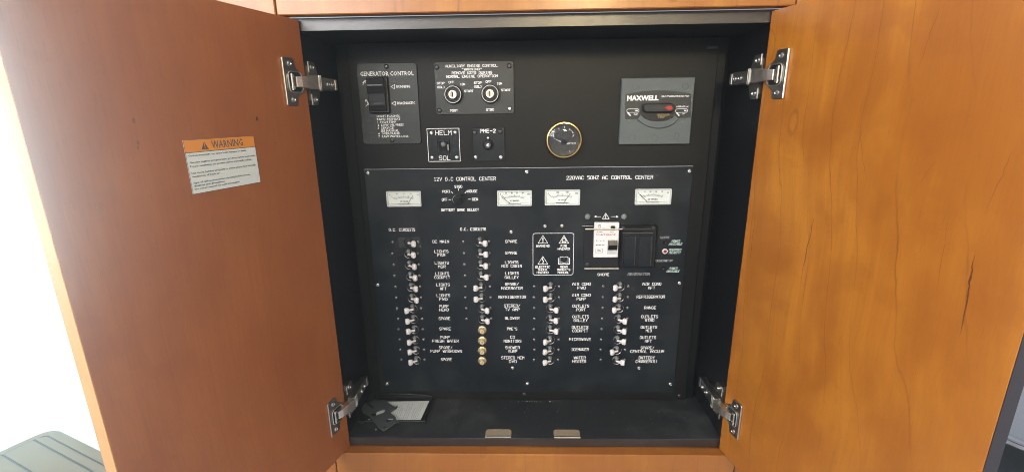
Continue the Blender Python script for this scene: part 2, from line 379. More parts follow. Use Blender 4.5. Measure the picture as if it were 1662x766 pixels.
def print_legend(parent, lines, mat='ink', y=YP, bold=0.012, shear=0.):
    mb = MB()
    for (s, u0, u1, v, hp) in lines:
        um = (u0+u1)/2; x0 = pp(u0, v, y)[0]; x1 = pp(u1, v, y)[0]; h = pp(um, v-hp/2, y)[1]-pp(um, v+hp/2, y)[1]; z = pp(um, v, y)[1]
        mb.add(*fontmesh(s, x0, x1, z, h, y-.0004, bold, shear))
    pl = parent.matrix_basis.translation
    return obj('legend', mb, M[mat], parent, loc=-pl)

# ------------------------------------------------------------------ screw prototypes
def screw_mesh(r, h, mat, n=14):
    mb = MB().lathe((0, 0, 0), [(r, 0), (r, -h*.35), (r*.82, -h*.8), (r*.50, -h), (r*.42, -h), (r*.36, -h*.55), (0.0, -h*.55)], n)
    a = random.random()*1.5
    return mb.mesh('screw', mat, 40)
SC = {'main': screw_mesh(.0044, .0030, M['screw']), 'small': screw_mesh(.0033, .0026, M['sscrew'], 12), 'dark': screw_mesh(.0042, .0026, M['dscrew']),
      'mid': screw_mesh(.0040, .0026, M['screw']), 'bolt': MB().lathe((0, 0, 0), [(.0056, 0), (.0056, -.002), (.0045, -.0042), (.002, -.005), (0, -.0051)], 16).mesh('screw', M['greyd'], 50)}
def put_screw(parent, u, v, kind, y=YP):
    x, z = pp(u, v, y-.0005)
    return link('screw', SC[kind], parent, Vector((x, y-.0004, z))-parent.matrix_basis.translation)

# ================================================================== SETTING beyond the cabinet
sky = obj('sky', MB().add([(-5.5, 1.6, -1.5), (-5.5, 7.5, -1.5), (-5.5, 7.5, 2.2), (-5.5, 1.6, 2.2)], [(0, 1, 2, 3)]), M['sky']); tag(sky, kind='structure')
deck = obj('deck', MB().box(-5.4, -.95, -.9, 7, -1.05, -1.0), M['fibre']); tag(deck, kind='structure')

m, nt, b = new_mat('pale_glare'); nt.nodes.remove(b); pv = nt.nodes.new('ShaderNodeVolumePrincipled')
pv.inputs['Color'].default_value = (.93, .98, 1, 1); pv.inputs['Density'].default_value = .28; pv.inputs['Anisotropy'].default_value = .90
nt.links.new(pv.outputs[0], nt.nodes['Material Output'].inputs['Volume'])
hz = obj('glare', MB().box(-5.45, 2.9, -2.8, 7.2, -2.05, 1.75), m); tag(hz, kind='stuff', label='added volume imitating lens haze in the air around the open cabinet', cat='glare')  # added scattering volume, stands in for lens glare beside the bright sky
# teak step seen past the left door
zt = -.5
A = Vector(fl(86, 692.5, zt)); e1 = (Vector(fl(150, 766, zt))-Vector(fl(50, 712, zt))).normalized(); e2 = Vector((e1.y, -e1.x)); e2 = e2 if e2.y < 0 else -e2
e2 = (e2*.75+(Vector(fl(0, 729, zt))-A).normalized()*.25).normalized()
step = thing('teak_step', 'weathered grey green teak planked step in the daylight beyond the left door', 'step', (A.x, A.y, zt-.05))
def tk(a, b_): p = e1*a+e2*b_; return p.x, p.y
def slab(name, pts, z0, z1, mat, parent):
    n = len(pts); mb = MB().add([(x, y, z0) for x, y in pts]+[(x, y, z1) for x, y in pts], [tuple(range(n)), tuple(range(n, 2*n))]+[(i, (i+1) % n, n+(i+1) % n, n+i) for i in range(n)])
    return obj(name, mb, mat, parent)
rim = [tk(.05, 0), tk(1.1, 0), tk(1.1, .9), tk(0, .9), tk(0, .06), tk(.006, .026), tk(.022, .008)]
slab('base', rim, -.12, .046, M['caulk'], step)
slab('margin', [tk(.052, .001), tk(1.1, .001), tk(1.1, .031), tk(.045, .031), tk(.03, .04), tk(.026, .055), tk(.026, .9), tk(.001, .9), tk(.001, .06), tk(.007, .027), tk(.023, .009)], .0465, .05, M['teak'], step)
bnd = [.033, .064, .145, .226, .307, .388, .47]
for i in range(len(bnd)-1):
    st = .0285 if i else .05
    slab('plank', [tk(st, bnd[i]+.0035), tk(1.1, bnd[i]+.0035), tk(1.1, bnd[i+1]-.0035), tk(.0295, bnd[i+1]-.0035)] + ([tk(.0285, .052)] if i == 0 else []), .0465, .05, M['teak'], step)

# steel bowl past the right door
zc = -.12
bx, by = fl(1690, 694, zc)
ct = obj('counter', MB().box(bx-.17, bx+.5, by-.3, by+.6, zc-.10, zc-.055, .003), M['counter']); tag(ct, 'dark counter top glimpsed below the steel bowl at the right edge', 'counter')
bw = thing('steel_bowl', 'bright stainless steel bowl with stepped rim beyond the right door edge', 'bowl', (bx, by, zc-.055))
bw.scale = (1.3, 1.3, 1.3)
obj('bowl_wall', MB().lathe((0, 0, 0), [(.05, .001), (.09, .02), (.118, .055), (.128, .058), (.128, .061), (.115, .059), (.086, .024), (.048, .006), (0, .005)], 48, 2), M['steel'], bw, 40)
obj('rim', MB().lathe((0, 0, 0), [(.134, .052), (.138, .056), (.134, .060), (.129, .057)], 48, 2, True), M['chrome'], bw, 60)
tv = obj('tray', MB().lathe((0, 0, 0), [(.158, 0), (.165, .006), (.163, .009), (.156, .004), (.0, .004)], 48, 2), M['steel'], None, 40, loc=(bx, by, zc-.0548))
bw.location.z += .0045
tv.scale = (1.25, 1.25, 1)
tag(tv, 'round steel tray under the bowl beyond the right door edge', 'tray')

# ================================================================== CABINET
HW = .357; ZT = .7216; YB = .148
cab = thing('cabinet', 'cherry veneered cabinet with black lined recess and two open doors', 'cabinet', (0, 0, 0))
obj('side_panel', MB().box(-.375, -HW, .0, YB, -.017, .740, .0006), M['box'], cab)
obj('side_panel', MB().box(HW, .375, .0, YB, -.017, .740, .0006), M['box'], cab)
# floor and lid with an edge strip
obj('bottom_panel', MB().box(-HW+.0003, HW-.0003, .0012, YB, -.017, 0, .0006), M['floor'], cab)
obj('front_edge', MB().box(-HW+.0003, HW-.0003, .0002, .0010, -.0168, -.0006), M['strip'], cab)
obj('top_panel', MB().box(-HW+.0003, HW-.0003, .0012, YB, ZT, .740, .0006), M['box'], cab)
obj('front_edge', MB().box(-HW+.0003, HW-.0003, .0002, .0010, ZT+.0006, .7398), M['strip'], cab)
obj('back_panel', MB().box(-.375, .375, YB+.0003, YB+.012, -.017, .74), M['box'], cab)
bo = obj('mounting_board', MB().box(-.327, .3285, .124, .1425, .0005, .7205, .001), M['board'], cab)
for sgn in (-1, 1):
    obj('cleat', MB().box(min(sgn*.3285, sgn*.345), max(sgn*.3285, sgn*.345), .130, .147, .001, .7205, .0008), M['box'], cab)
t = .0213; xs = (-.3738, .3748)
def fascia(x0, x1, z0, z1, seed):
    cx = (x0+x1)/2
    return obj('fascia_panel', MB().box(x0-cx, x1-cx, -t, -.0008, z0, z1, .0012), M['wood_f'], cab, loc=(cx, 0, 0))
for z0, z1 in ((.7405, 1.02), (-.42, -.0171)):
    fascia(xs[0]+.001, xs[1]-.001, z0, z1, 0)
    fascia(-.57, xs[0]-.0012, z0, z1, 0)
    fascia(xs[1]+.0012, .66, z0, z1, 0)
obj('lower_rail', MB().box(-.374, .374, .0003, .03, -.06, -.0174), M['wood_f'], cab)
obj('outer_stile', MB().box(-.57, -.3756, -t*.5, .10, -.017, .7403, .001), M['wood_f'], cab)
obj('outer_stile', MB().box(.3756, .66, -t*.5, .10, -.017, .7403, .001), M['wood_f'], cab)
# catch plates let into the front of the floor
for u0, u1 in ((788, 830), (898.5, 941)):
    x0, x1 = fl(u0, 704)[0], fl(u1, 704)[0]
    pts = [(x0, .0022), (x1, .0022), (x1, .020), (x1-.0015, .0235), (x1-.005, .0255), (x0+.005, .0255), (x0+.0015, .0235), (x0, .020)]
    cp = slab('catch_plate', pts, .0002, .0016, M['tan'], cab)
    obj('lip', MB().box(x0, x1, .0016, .0052, .0018, .0030, .0004), M['nickel'], cp)
# doors
aL, aR = .28154, .21395
HL = Vector((-.35, -.004, 0)); HR = Vector((.35, -.004, 0))
thL = math.pi/2-aL; thR = -(math.pi/2-aR)
def door(x0, x1, H_, th, mat, label):
    d = link('door', MB().box(x0, x1, .0008, .0182, -.0151, .7367, .0006).mesh('door', mat), cab, H_, th); d['label'] = label
    xe = x0 if abs(x0) > abs(x1) else x1; s_ = 1 if xe > 0 else -1
    obj('veneer', MB().box(x0, x1, .0, .0007, -.0150, .7366, .0003), mat, d)
    obj('edge_band', MB().box(min(xe, xe+s_*.0009), max(xe, xe+s_*.0009), .0004, .0186, -.0149, .7365, .0003), M['wood_e'] if s_ < 0 else M['edge_shade'], d)
    return d
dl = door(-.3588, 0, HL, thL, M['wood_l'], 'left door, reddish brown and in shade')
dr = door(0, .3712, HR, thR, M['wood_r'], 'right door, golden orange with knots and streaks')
# small knots on the left door, filler plugs
def door_pt(u, v, H_, th):
    n = Vector((math.sin(th), -math.cos(th), 0)); d = sight(u, v); tt = (H_-CAM).dot(n)/d.dot(n); p = CAM+d*tt
    ex = Vector((math.cos(th), math.sin(th), 0)); return (p-H_).dot(ex), p.z
for u, v, r in ((417, 193, .0024), (217, 196, .0022), (224, 232, .0018), (224, 240, .0013)):
    x, z = door_pt(u, v, HL, thL)
    obj('knot', MB().prism([(x+r*math.cos(a)*(.8+.3*random.random())*.8, z+r*math.sin(a)*1.5*(.8+.3*random.random())) for a in [k*math.pi/5 for k in range(10)]], -.0001, .0002), plain('knot_brown', (.06, .025, .015), .5) if u == 417 else (bpy.data.materials.get('faded_knot') or plain('faded_knot', (.20, .07, .03), .5)), dl)
# dark gum streaks in the right door's veneer
def streak(pts, w, col):
    q_ = [door_pt(u, v, HR, thR) for u, v in pts]; fine = []
    for (a, b_), (c, d_) in zip(q_, q_[1:]):
        for k in range(6): f = k/6; fine.append((a+(c-a)*f+random.gauss(0, .0005), b_+(d_-b_)*f))
    fine.append(q_[-1]); n_ = len(fine); L_ = []; R_ = []
    for i, (x, z) in enumerate(fine):
        ww = w*math.sin(math.pi*(i+.15)/(n_-.7))*random.uniform(.6, 1.2)/2; L_.append((x-ww, z)); R_.append((x+ww, z))
    mb = MB().add([(x, -.00012, z) for x, z in L_]+[(x, -.00012, z) for x, z in R_], [(i, i+1, n_+i+1, n_+i) for i in range(n_-1)])
    obj('grain_streak', mb, M[col], dr)
M['gum'] = plain('gum_streak_brown', (.13, .036, .008), .5); M['gum2'] = plain('soft_streak_brown', (.30, .090, .012), .45)
streak([(1321.8, 351), (1311, 400), (1298, 463)], .0015, 'gum'); streak([(1584.7, 409), (1577, 438), (1572, 478), (1557, 548)], .0019, 'gum')
streak([(1644, 244), (1627, 282), (1597, 351)], .0012, 'gum2'); streak([(1517, 262), (1493, 299)], .0014, 'gum2'); streak([(1226, 340), (1217, 430)], .0012, 'gum')
streak([(1528, 8), (1508, 62), (1492, 110)], .0014, 'gum2'); streak([(1395, 190), (1398, 240), (1408, 300)], .0010, 'gum2'); streak([(1540, 350), (1520, 480)], .0009, 'gum2')
# hinges ------------------------------------------------------
def hinge(side, zc, tilt):
    s_ = side; Hh, th = (HR, thR) if s_ > 0 else (HL, thL)
    Dm = Matrix.Translation(Hh) @ Matrix.Rotation(th, 4, 'Z')
    def D(mb): return mb.xf(Dm)
    def fx(p): return [(s_*x, z) for x, z in p]
    # cup flange on the door
    o = []
    o += [(.0445, zc-.034), (.0465, zc-.032), (.0465, zc+.032), (.0445, zc+.034), (.026, zc+.034), (.0235, zc+.0315), (.0230, zc+.025), (.0215, zc+.0205)]
    o += [(.0225+.0185*math.cos(math.radians(a)), zc+.0185*math.sin(math.radians(a))) for a in range(110, 260, 15)]
    o += [(.0215, zc-.0205), (.0230, zc-.025), (.0235, zc-.0315), (.026, zc-.034)]
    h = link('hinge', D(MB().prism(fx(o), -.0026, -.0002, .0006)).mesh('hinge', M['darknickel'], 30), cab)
    h['label'] = ('upper' if zc > .4 else 'lower')+(' right' if s_ > 0 else ' left')+' hinge, nickel plated'
    mb = MB().box(min(s_*.0450, s_*.0478), max(s_*.0450, s_*.0478), -.0036, -.0005, zc-.0335, zc+.0335, .0007); obj('flange_lip', D(mb), M['nickel'], h)
    # cup recess (dark mouth + rim)
    mb = MB().prism(fx(rrect(.014, .0385, zc-.0135, zc+.0135, .006)), -.0030, -.0025); obj('cup', D(mb), M['rubber'], h)
    mb = MB(); rr = fx(rrect(.0125, .040, zc-.0150, zc+.0150, .007, 5)); rr = [(x, -.0038, z) for x, z in rr]; mb.tube(rr+[rr[0]], .0010, 6); obj('cup_rim', D(mb), M['nickel'], h, 50)
    mb = MB()
    for k in (-1, 1): mb.box(min(s_*.029, s_*.036), max(s_*.029, s_*.036), -.0058, -.0030, zc+k*.0085-.0022, zc+k*.0085+.0022, .0006)
    mb.lathe((s_*.0345, -.0052, zc), [(.0014, -.012), (.0014, .012)], 8, 2); obj('pivot_pin', D(mb), M['nickel'], h, 40)
    for dz in (-.0255, .0255):
        mb = MB().lathe((s_*.0335, -.0026, zc+dz), [(.0043, 0), (.0040, -.0012), (.0022, -.0018), (.0014, -.0008), (0, -.0008)], 14); obj('screw', D(mb), M['screw'], h, 40)
    # knuckle link from cup to arm
    p0 = Dm @ Vector((s_*.0285, -.0050, zc)); p1 = Vector((s_*.3370, .0015, zc+.0012))
    ax = (p1-p0); ln = ax.length; ax.normalize(); up = Vector((0, 0, 1)); nn = ax.cross(up).normalized()
    if nn.y > 0: nn = -nn
    secs = [(0, .0075, .0030), (.25, .0078, .0048), (.5, .0085, .0055), (.8, .0100, .0058), (1, .0104, .0058)]
    vs = []
    for f_, hz, hn in secs:
        c = p0+ax*ln*f_
        for a, b_ in ((-1, -1), (1, -1), (1, 1), (-1, 1)): vs.append(c+up*hz*a+nn*hn*b_)
    fs = [(0, 1, 2, 3), (16, 17, 18, 19)]+[(k*4+i, k*4+(i+1) % 4, (k+1)*4+(i+1) % 4, (k+1)*4+i) for k in range(4) for i in range(4)]
    kn = obj('knuckle', MB().add(vs, fs), M['nickel'], h)
    bm_ = kn.modifiers.new('soft', 'BEVEL'); bm_.width = .0009; bm_.segments = 2
    # arm: a channel lying on the side wall
    xa = s_*.3345; xb = s_*.3485
    am = MB().box(min(xa, xb), max(xa, xb), .004, .082, zc-.0095, zc+.0105, .0014)
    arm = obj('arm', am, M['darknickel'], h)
    for k, yy in enumerate((.008, .0125)):
        obj('arm_rib', MB().box(min(xa-s_*.0016, xa+s_*.001), max(xa-s_*.0016, xa+s_*.001), yy, yy+.0026, zc-.0112, zc+.0122, .0005), M['nickel'], h)
    obj('arm_clip', MB().box(min(xa-s_*.0010, xa+s_*.001), max(xa-s_*.0010, xa+s_*.001), .0725, .0800, zc-.0080, zc+.0090, .0004), M['screw'], h)
    for yy in (.042, .060):
        obj('screw', MB().lathe((xa-s_*.0002, yy, zc), [(.0044, 0), (.0042, -s_*.0014), (.0022, -s_*.0020), (.0015, -s_*.0008), (0, -s_*.0008)], 14, 0), M['screw'], h, 40)
    # mounting plate wings
    w_ = [(.004, .011), (.004, .026), (.010, .033), (.028, .033), (.034, .026), (.040, .012), (.058, .010), (.058, -.010), (.040, -.012), (.034, -.026), (.028, -.033), (.010, -.033), (.004, -.026), (.004, -.011)]
    vs = [(s_*.3485, y, zc+z) for y, z in w_]+[(s_*.3567, y, zc+z) for y, z in w_]; n = len(w_)
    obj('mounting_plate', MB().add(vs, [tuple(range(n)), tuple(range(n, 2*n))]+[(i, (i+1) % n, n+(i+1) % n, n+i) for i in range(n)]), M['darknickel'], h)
    for dz in (-.0245, .0245):
        obj('screw', MB().lathe((s_*.3485, .0185, zc+dz), [(.0050, 0), (.0047, -s_*.0020), (.0026, -s_*.0028), (.0018, -s_*.0010), (0, -s_*.0010)], 14, 0), M['screw'], h, 40)
        obj('wing_lip', MB().box(min(s_*.3470, s_*.3490), max(s_*.3470, s_*.3490), .0045, .0085, zc+dz-.0085, zc+dz+.0085, .0008), M['nickel'], h)
    return h
for s_ in (-1, 1):
    for zc_ in (.647, .074): hinge(s_, zc_, 0)

# warning sticker on the left door ---------------------------------
stk = thing('warning_sticker', 'white warning sticker with orange header on the left door', 'sticker', HL+Vector((math.sin(thL), -math.cos(thL), 0))*.0003, thL)
sx0, sx1, sz0, sz1 = -.2167, -.115, .5095, .5735
obj('backing', MB().box(sx0, sx1, -.00035, 0, sz0, sz1), M['paper'], stk)
obj('header', MB().box(sx0, sx1, -.00050, -.00036, sz1-.0150, sz1), M['orange'], stk)
mb = MB().path([(sx0+.0003, sz0+.0003), (sx1-.0003, sz0+.0003), (sx1-.0003, sz1-.0003), (sx0+.0003, sz1-.0003)], .0005, -.0006, True); mb.bar((sx0, sz1-.0150), (sx1, sz1-.0150), .0006, -.00065); obj('border', mb, M['grey_ink'], stk)
mb = MB(); mb.add(*fontmesh('WARNING', -.181, -.1345, sz1-.0075, .0088, -.0007, .012)); obj('lettering', mb, M['grey_ink'], stk)
mb = MB().prism([(-.195, sz1-.0125), (-.1855, sz1-.0125), (-.19025, sz1-.0035)], -.0007, -.0005); obj('hazard_triangle', mb, M['grey_ink'], stk)
mb = MB().bar((-.19025, sz1-.0055), (-.19025, sz1-.0095), .0011, -.0008).bar((-.19025, sz1-.0103), (-.19025, sz1-.0113), .0011, -.0008); obj('exclamation', mb, M['orange'], stk)
mb = MB(); tx = [('Carbon monoxide can cause brain damage or death.', .0205, .083), ('Gasoline engines and generators produce carbon monoxide.', .0285, .096), ('Proper ventilation can prevent carbon monoxide buildup.', .0330, .090),
 ('Use doors, hatches and ports to create proper flow through', .0410, .094), ('ventilation of fresh air.', .0452, .038), ('Signs of carbon monoxide poisoning include nausea,', .0525, .083), ('dizziness and drowsiness.', .0562, .043), ("See owner's manual for more information.", .0600, .065)]
for s, dz, w_ in tx: mb.add(*fontmesh(s, sx0+.003, sx0+.003+w_, sz1-dz+.002, .0021, -.0007, .02))
obj('small_print', mb, M['grey_ink'], stk)

# ================================================================== MAIN CONTROL PANEL
px0, px1 = -.3155, .3010; pz1 = .4972; pz0 = .0215
pan = thing('electrical_panel', 'large black electrical distribution panel with rows of toggle switches', 'control panel', ((px0+px1)/2, YP, pz0))
def lp(mb):                                       # shift world-built geometry into the thing's space
    o = pan.location; mb.v = [(a-o.x, b-o.y, c-o.z) for a, b, c in mb.v]; return mb
obj('face_plate', lp(MB().box(px0, px1, YP, .1238, pz0, pz1, .0005)), M['black'], pan)
obj('top_edge', lp(MB().box(px0, px1-.001, YP-.0002, YP+.0022, pz1+.0001, pz1+.0013)), M['inkd'], pan)
for u, v in ((597, 281), (1119, 278), (613, 462), (1103, 459), (628, 622), (1088, 623), (855, 279), (856, 622), (829.5, 376.5), (884.5, 367), (912, 366.5), (832, 596.5), (1037, 597)): put_screw(pan, u, v, 'main' if v > 400 or v < 300 else 'mid')
for u in (953.5, 1012.5): put_screw(pan, u, 351.5, 'bolt')
# lettering
LG = legend
LG(pan, [('12V D.C CONTROL CENTER', 704, 805, 290.5, 6.3)], .0011)
LG(pan, [('220VAC 50HZ AC CONTROL CENTER', 919, 1060, 288.2, 6.3)], .0011)
LG(pan, [('D.C. CIRCUITS', 631, 674, 372.8, 5)], .0011, 'ink'); LG(pan, [('D.C. CIRCUITS', 747, 789, 372, 5)], .0011)
for a in (('STBD', 737.5, 750.5, 303, 4.8), ('PORT', 718, 731, 311, 4.8), ('HOUSE', 758, 775, 310.5, 4.8), ('OFF', 717, 726.5, 324, 4.8), ('GEN', 766, 776, 323.5, 4.8), ('BATTERY BANK SELECT', 716, 777.5, 340.5, 4.6)): LG(pan, [a])
mb = MB()
for a, c in (((728, 324), (731.5, 324)), ((759.5, 323.5), (764, 323.5)), ((732, 310.5), (735, 314)), ((744, 306), (744, 309.5)), ((754.5, 314), (757.5, 310))): mb.bar(pp(*a), pp(*c), .0012, YP-.0004)
obj('index_mark', lp(mb), M['ink'], pan)
L2 = [[('DC MAIN', 702, 729, 392)], [('LIGHTS', 705, 728, 408), ('FSR', 710, 723, 414)], [('LIGHTS', 705.5, 728.5, 426.5), ('MSR', 711, 723.5, 432.5)], [('LIGHTS', 706.5, 729, 443.8), ('COCKPIT', 705, 730.6, 449.9)],
 [('LIGHTS', 708, 730, 461.7), ('AFT', 714, 725, 468.2)], [('LIGHTS', 708.7, 730.6, 479.2), ('FWD', 713, 726.5, 485.2)], [('PUMP', 712.8, 728, 496.5), ('HEAD', 713, 728.5, 502.3)], [('SPARE', 712, 731, 516.5)], [('SPARE', 713, 732, 533.2)],
 [('PUMP', 715, 730, 547), ('FRESH WATER', 702, 744.6, 553)], [('SPARE/', 712.5, 734.5, 563.6), ('PUMP WASHDOWN', 698.6, 750, 569.4)], [('SPARE', 715.5, 733.6, 582.8)],
 [('SPARE', 820, 839.5, 391.8)], [('SPARE', 820, 839.5, 410.3)], [('LIGHTS', 819.5, 841.5, 425.5), ('MID CABIN', 814, 847, 431.5)], [('LIGHTS', 820, 842, 443.3), ('GALLEY', 819, 842, 449.9)], [('SPARE/', 819.7, 842, 460.8), ('MACERATOR', 813.4, 848.5, 467.4)],
 [('REFRIGERATOR', 808.5, 854, 481.7)], [('STEREO/', 818, 844.4, 495.8), ('TV AMP', 819.7, 843.6, 502)], [('BLOWER', 819.4, 843.3, 516)], [("PME'S", 823, 839.7, 533.2)], [('CO', 828, 836, 546.6), ('MONITORS', 817.5, 846.3, 553)], [('SHOWER', 820, 844, 563.6), ('SUMP', 825, 839.7, 569.7)],
 [('STEREO MEM', 813.7, 851, 580), ('DVD', 826, 839, 586)],
 [('AIR COND', 929, 959, 460.6), ('FWD', 937, 951, 466.9)], [('AIR COND', 928.4, 958.8, 478.7), ('PUMP', 935.8, 950.9, 484.7)], [('OUTLETS', 929, 956.4, 496.2), ('PORT', 935, 950.6, 502.2)], [('OUTLETS', 929, 956, 513.5), ('GALLEY', 930.9, 953.9, 519.5)],
 [('OUTLETS', 928, 955, 530.5), ('COCKPIT', 929, 954.4, 536.2)], [('MICROWAVE', 923.5, 959, 550.2)], [('ICEMAKER', 926.8, 955.5, 566.6)], [('WATER', 930.9, 950.9, 580), ('HEATER', 929, 951.4, 586)],
 [('AIR COND', 1042.7, 1073.4, 460.6), ('AFT', 1051.8, 1063.3, 466.9)], [('REFRIGERATOR', 1033, 1079.4, 481.4)], [('RANGE', 1045.5, 1065, 499)], [('OUTLETS', 1040.5, 1068, 513.5), ('STBD', 1046.5, 1062, 519.2)], [('OUTLETS', 1039.7, 1066.6, 530.5), ('MID', 1048, 1058, 536.2)],
 [('OUTLETS', 1038.3, 1065, 547.2), ('AFT', 1046.5, 1057.8, 553.2)], [('SPARE/', 1039.7, 1062, 563.9), ('CENTRAL VACUUM', 1023, 1077.8, 569.7)], [('BATTERY', 1036.4, 1062.7, 580), ('CHARGER(S)', 1031.5, 1066.8, 586)]]
for g in L2: LG(pan, [(s, a, c, v, 4.9) for s, a, c, v in g], .00100)
LG(pan, [('SHORE', 969.5, 988.9, 445.3, 4.6)], .0011, 'ink'); LG(pan, [('GENERATOR', 1018.6, 1054.4, 444.8, 4.6)], .0010, 'inkd')
LG(pan, [('SHORE', 1071.4, 1087.5, 385.3, 4)], .0009, 'inkd'); LG(pan, [('GENERATOR', 1064, 1091.5, 422.9, 4)], .0010, 'inkd')
LG(pan, [('POWER', 1089.6, 1103.7, 391.3, 4), ('AVAILABLE', 1085.7, 1107, 395.8, 4)], .0009, 'inkt', slant=.35)
LG(pan, [('REVERSED', 1085.7, 1105.8, 405.4, 4), ('POLARITY', 1085.7, 1104.8, 409.9, 4)], .0009, 'inkt', slant=.35)
LG(pan, [('POWER', 1086, 1099.8, 435.4, 4), ('AVAILABLE', 1082, 1103, 439.9, 4)], .0009, 'inkt', slant=.35)
# hazard legend block
def P2(u, v): return pp(u, v)
x0, z1 = P2(865, 378.8); x1, _ = P2(931.5, 378.8); z0 = P2(898, 446)[1]
mb = MB().path(rrect(x0, x1, z0, z1, .004, 3), .0010, YP-.0004, True); obj('legend_border', lp(mb), M['ink'], pan)
def tri(mb, ax_, av, b0, b1, bv, w=.0010): mb.path([P2(ax_, av), P2(b1, bv), P2(b0, bv)], w, YP-.0004, True)
mb = MB(); tri(mb, 881.2, 382, 873.5, 889, 394.6); mb.bar(P2(881.2, 385.6), P2(881.2, 391), .0020, YP-.0006).bar(P2(881.2, 392), P2(881.2, 393.3), .0016, YP-.0006); obj('hazard_symbol', lp(mb), M['ink'], pan)
mb = MB(); tri(mb, 915.4, 382, 907.5, 923, 394.6); mb.path([P2(913, 393.2), P2(912, 390), P2(913.5, 388), P2(915.6, 385), P2(917.6, 388.5), P2(919, 391), P2(917.6, 393.2)], .0013, YP-.0006); mb.bar(P2(913, 392), P2(918, 392), .0018, YP-.0007); obj('hazard_symbol', lp(mb), M['ink'], pan)
mb = MB(); tri(mb, 881, 416, 873.3, 889, 428.4); mb.path([P2(881.2, 418.8), P2(880, 422.2), P2(882.4, 422.8), P2(881, 427.2)], .0016, YP-.0006); obj('hazard_symbol', lp(mb), M['ink'], pan)
mb = MB()
for sg in (-1, 1):
    c = 915.4
    mb.path([P2(c, 427.3), P2(c, 418), P2(c+sg*3, 416.3), P2(c+sg*6.5, 417.2), P2(c+sg*6.5, 426.3), P2(c+sg*3.2, 425.6), P2(c, 427.3)], .0009, YP-.0004)
    mb.path([P2(c+sg*8.6, 419), P2(c+sg*8.6, 428.4), P2(c, 428.6)], .0017, YP-.0005)
obj('manual_symbol', lp(mb), M['ink'], pan)
for g in ([('WARNING', 870, 891.9, 399.1)], [('FIRE', 909.8, 920.4, 399.1), ('HAZARD', 905, 924.8, 403.8)], [('ELECTRIC', 868.9, 892.9, 433), ('SHOCK', 873, 888.4, 437.5), ('HAZARD', 871, 890.5, 442)], [('READ', 908.9, 921.6, 433), ("OWNER'S", 904, 925.6, 437.5), ('MANUAL', 905, 923.7, 442)]):
    LG(pan, [(s, a, c, v, 3.9) for s, a, c, v in g], .0010)
mb = MB(); tri(mb, 983, 346, 977.7, 988.7, 355); mb.bar(P2(983.1, 348.5), P2(983.1, 352.4), .0018, YP-.0006).bar(P2(983.1, 353), P2(983.1, 354.1), .0015, YP-.0006)
mb.bar(P2(966, 351.5), P2(975.5, 351.5), .0009, YP-.0004).bar(P2(991.5, 351.5), P2(1002, 351.5), .0009, YP-.0004)
for c, sg in ((964, 1), (1004, -1)): mb.add([(*[P2(c, 351.5)[0]], YP-.0005, P2(c, 351.5)[1]), (P2(c+sg*4, 349.6)[0], YP-.0005, P2(c, 349.6)[1]), (P2(c+sg*4, 353.4)[0], YP-.0005, P2(c, 353.4)[1])], [(0, 1, 2)])
obj('hazard_symbol', lp(mb), M['ink'], pan)

# analogue meters
def meter(u0, v0, u1, v1, title, nums, needle, base):
    um = (u0+u1)/2; x0 = pp(u0, (v0+v1)/2)[0]; x1 = pp(u1, (v0+v1)/2)[0]; z1 = pp(um, v0)[1]; z0 = pp(um, v1)[1]; y = YP
    w = x1-x0; h = z1-z0
    X = lambda f: x0+f*w
    Z = lambda f: z0+f*h
    m_ = link('meter', shape('meter', [[(a, c) for a, c in rrect(x0, x1, z0, z1, .0022, 3)], [(a, c) for a, c in rrect(x0+.0028, x1-.0028, z0+.0026, z1-.0026, .001, 2)][::-1]], .0034, M['bezel']), pan)
    m_.rotation_euler = (math.pi/2, 0, 0); m_.location = Vector((0, YP-.0019, 0))-pan.location
    inv = m_.matrix_basis.inverted() if False else None
    def sub(name, mb, mat):
        # world geometry -> meter's local space
        Mi = (Matrix.Translation(Vector((0, YP-.0019, 0))) @ Matrix.Rotation(math.pi/2, 4, 'X')).inverted()
        return obj(name, mb.xf(Mi), mat, m_)
    sub('dial', MB().box(x0+.0026, x1-.0026, y-.0010, y-.0004, z0+.0024, z1-.0024), M['dial'])
    mb = MB(); cx = X(.5); R_ = .045; cz = Z(.58)-R_; yy = y-.0013
    arc = circ(cx, cz, R_, 14, 90+22, 90-22); mb.path(arc, .00035, yy)
    for i in range(25):
        a = math.radians(90+22-44*i/24); L_ = .0042 if i % 6 == 0 else .0026
        mb.bar((cx+R_*math.cos(a), cz+R_*math.sin(a)), (cx+(R_+L_)*math.cos(a), cz+(R_+L_)*math.sin(a)), .00055 if i % 6 == 0 else .00035, yy-1e-4)
    mb.bar((X(.13), Z(.68)), (X(.22), Z(.50)), .0007, yy-2e-4)
    mb.bar((X(.32), Z(.14)), (X(.68), Z(.14)), .0011, yy); mb.bar((X(.06), Z(.17)), (X(.94), Z(.17)), .0003, yy-1e-4)
    for i, s in enumerate(nums):
        f = .10+.80*i/(len(nums)-1); strokes(mb, s, X(f)-.0011*len(s)*.8, X(f)+.0011*len(s)*.8, Z(.78+(.04 if 0 < i < len(nums)-1 else -.03)), .0025, .0005, yy-1e-4)
    strokes(mb, title, X(.5)-.0009*len(title), X(.5)+.0009*len(title), Z(.33), .0026, .0005, yy-1e-4)
    sub('scale', mb, M['grey_ink'])
    sub('needle', MB().bar((X(base[0]), Z(.16)), (X(needle[0]), Z(needle[1])), .0008, y-.0019, .0002), M['black_ink'])
meter(628, 310, 684, 335, 'DC VOLTS', ['8', '10', '12', '14', '16'], (.77, .72), (.60,))
meter(807, 308.8, 863.3, 334, 'DC AMPERES', ['0', '20', '40', '60', '80', '100'], (.13, .58), (.37,))
meter(884, 307.5, 941.2, 332.8, 'AC VOLTS', ['0', '100', '200', '300'], (.72, .74), (.54,))
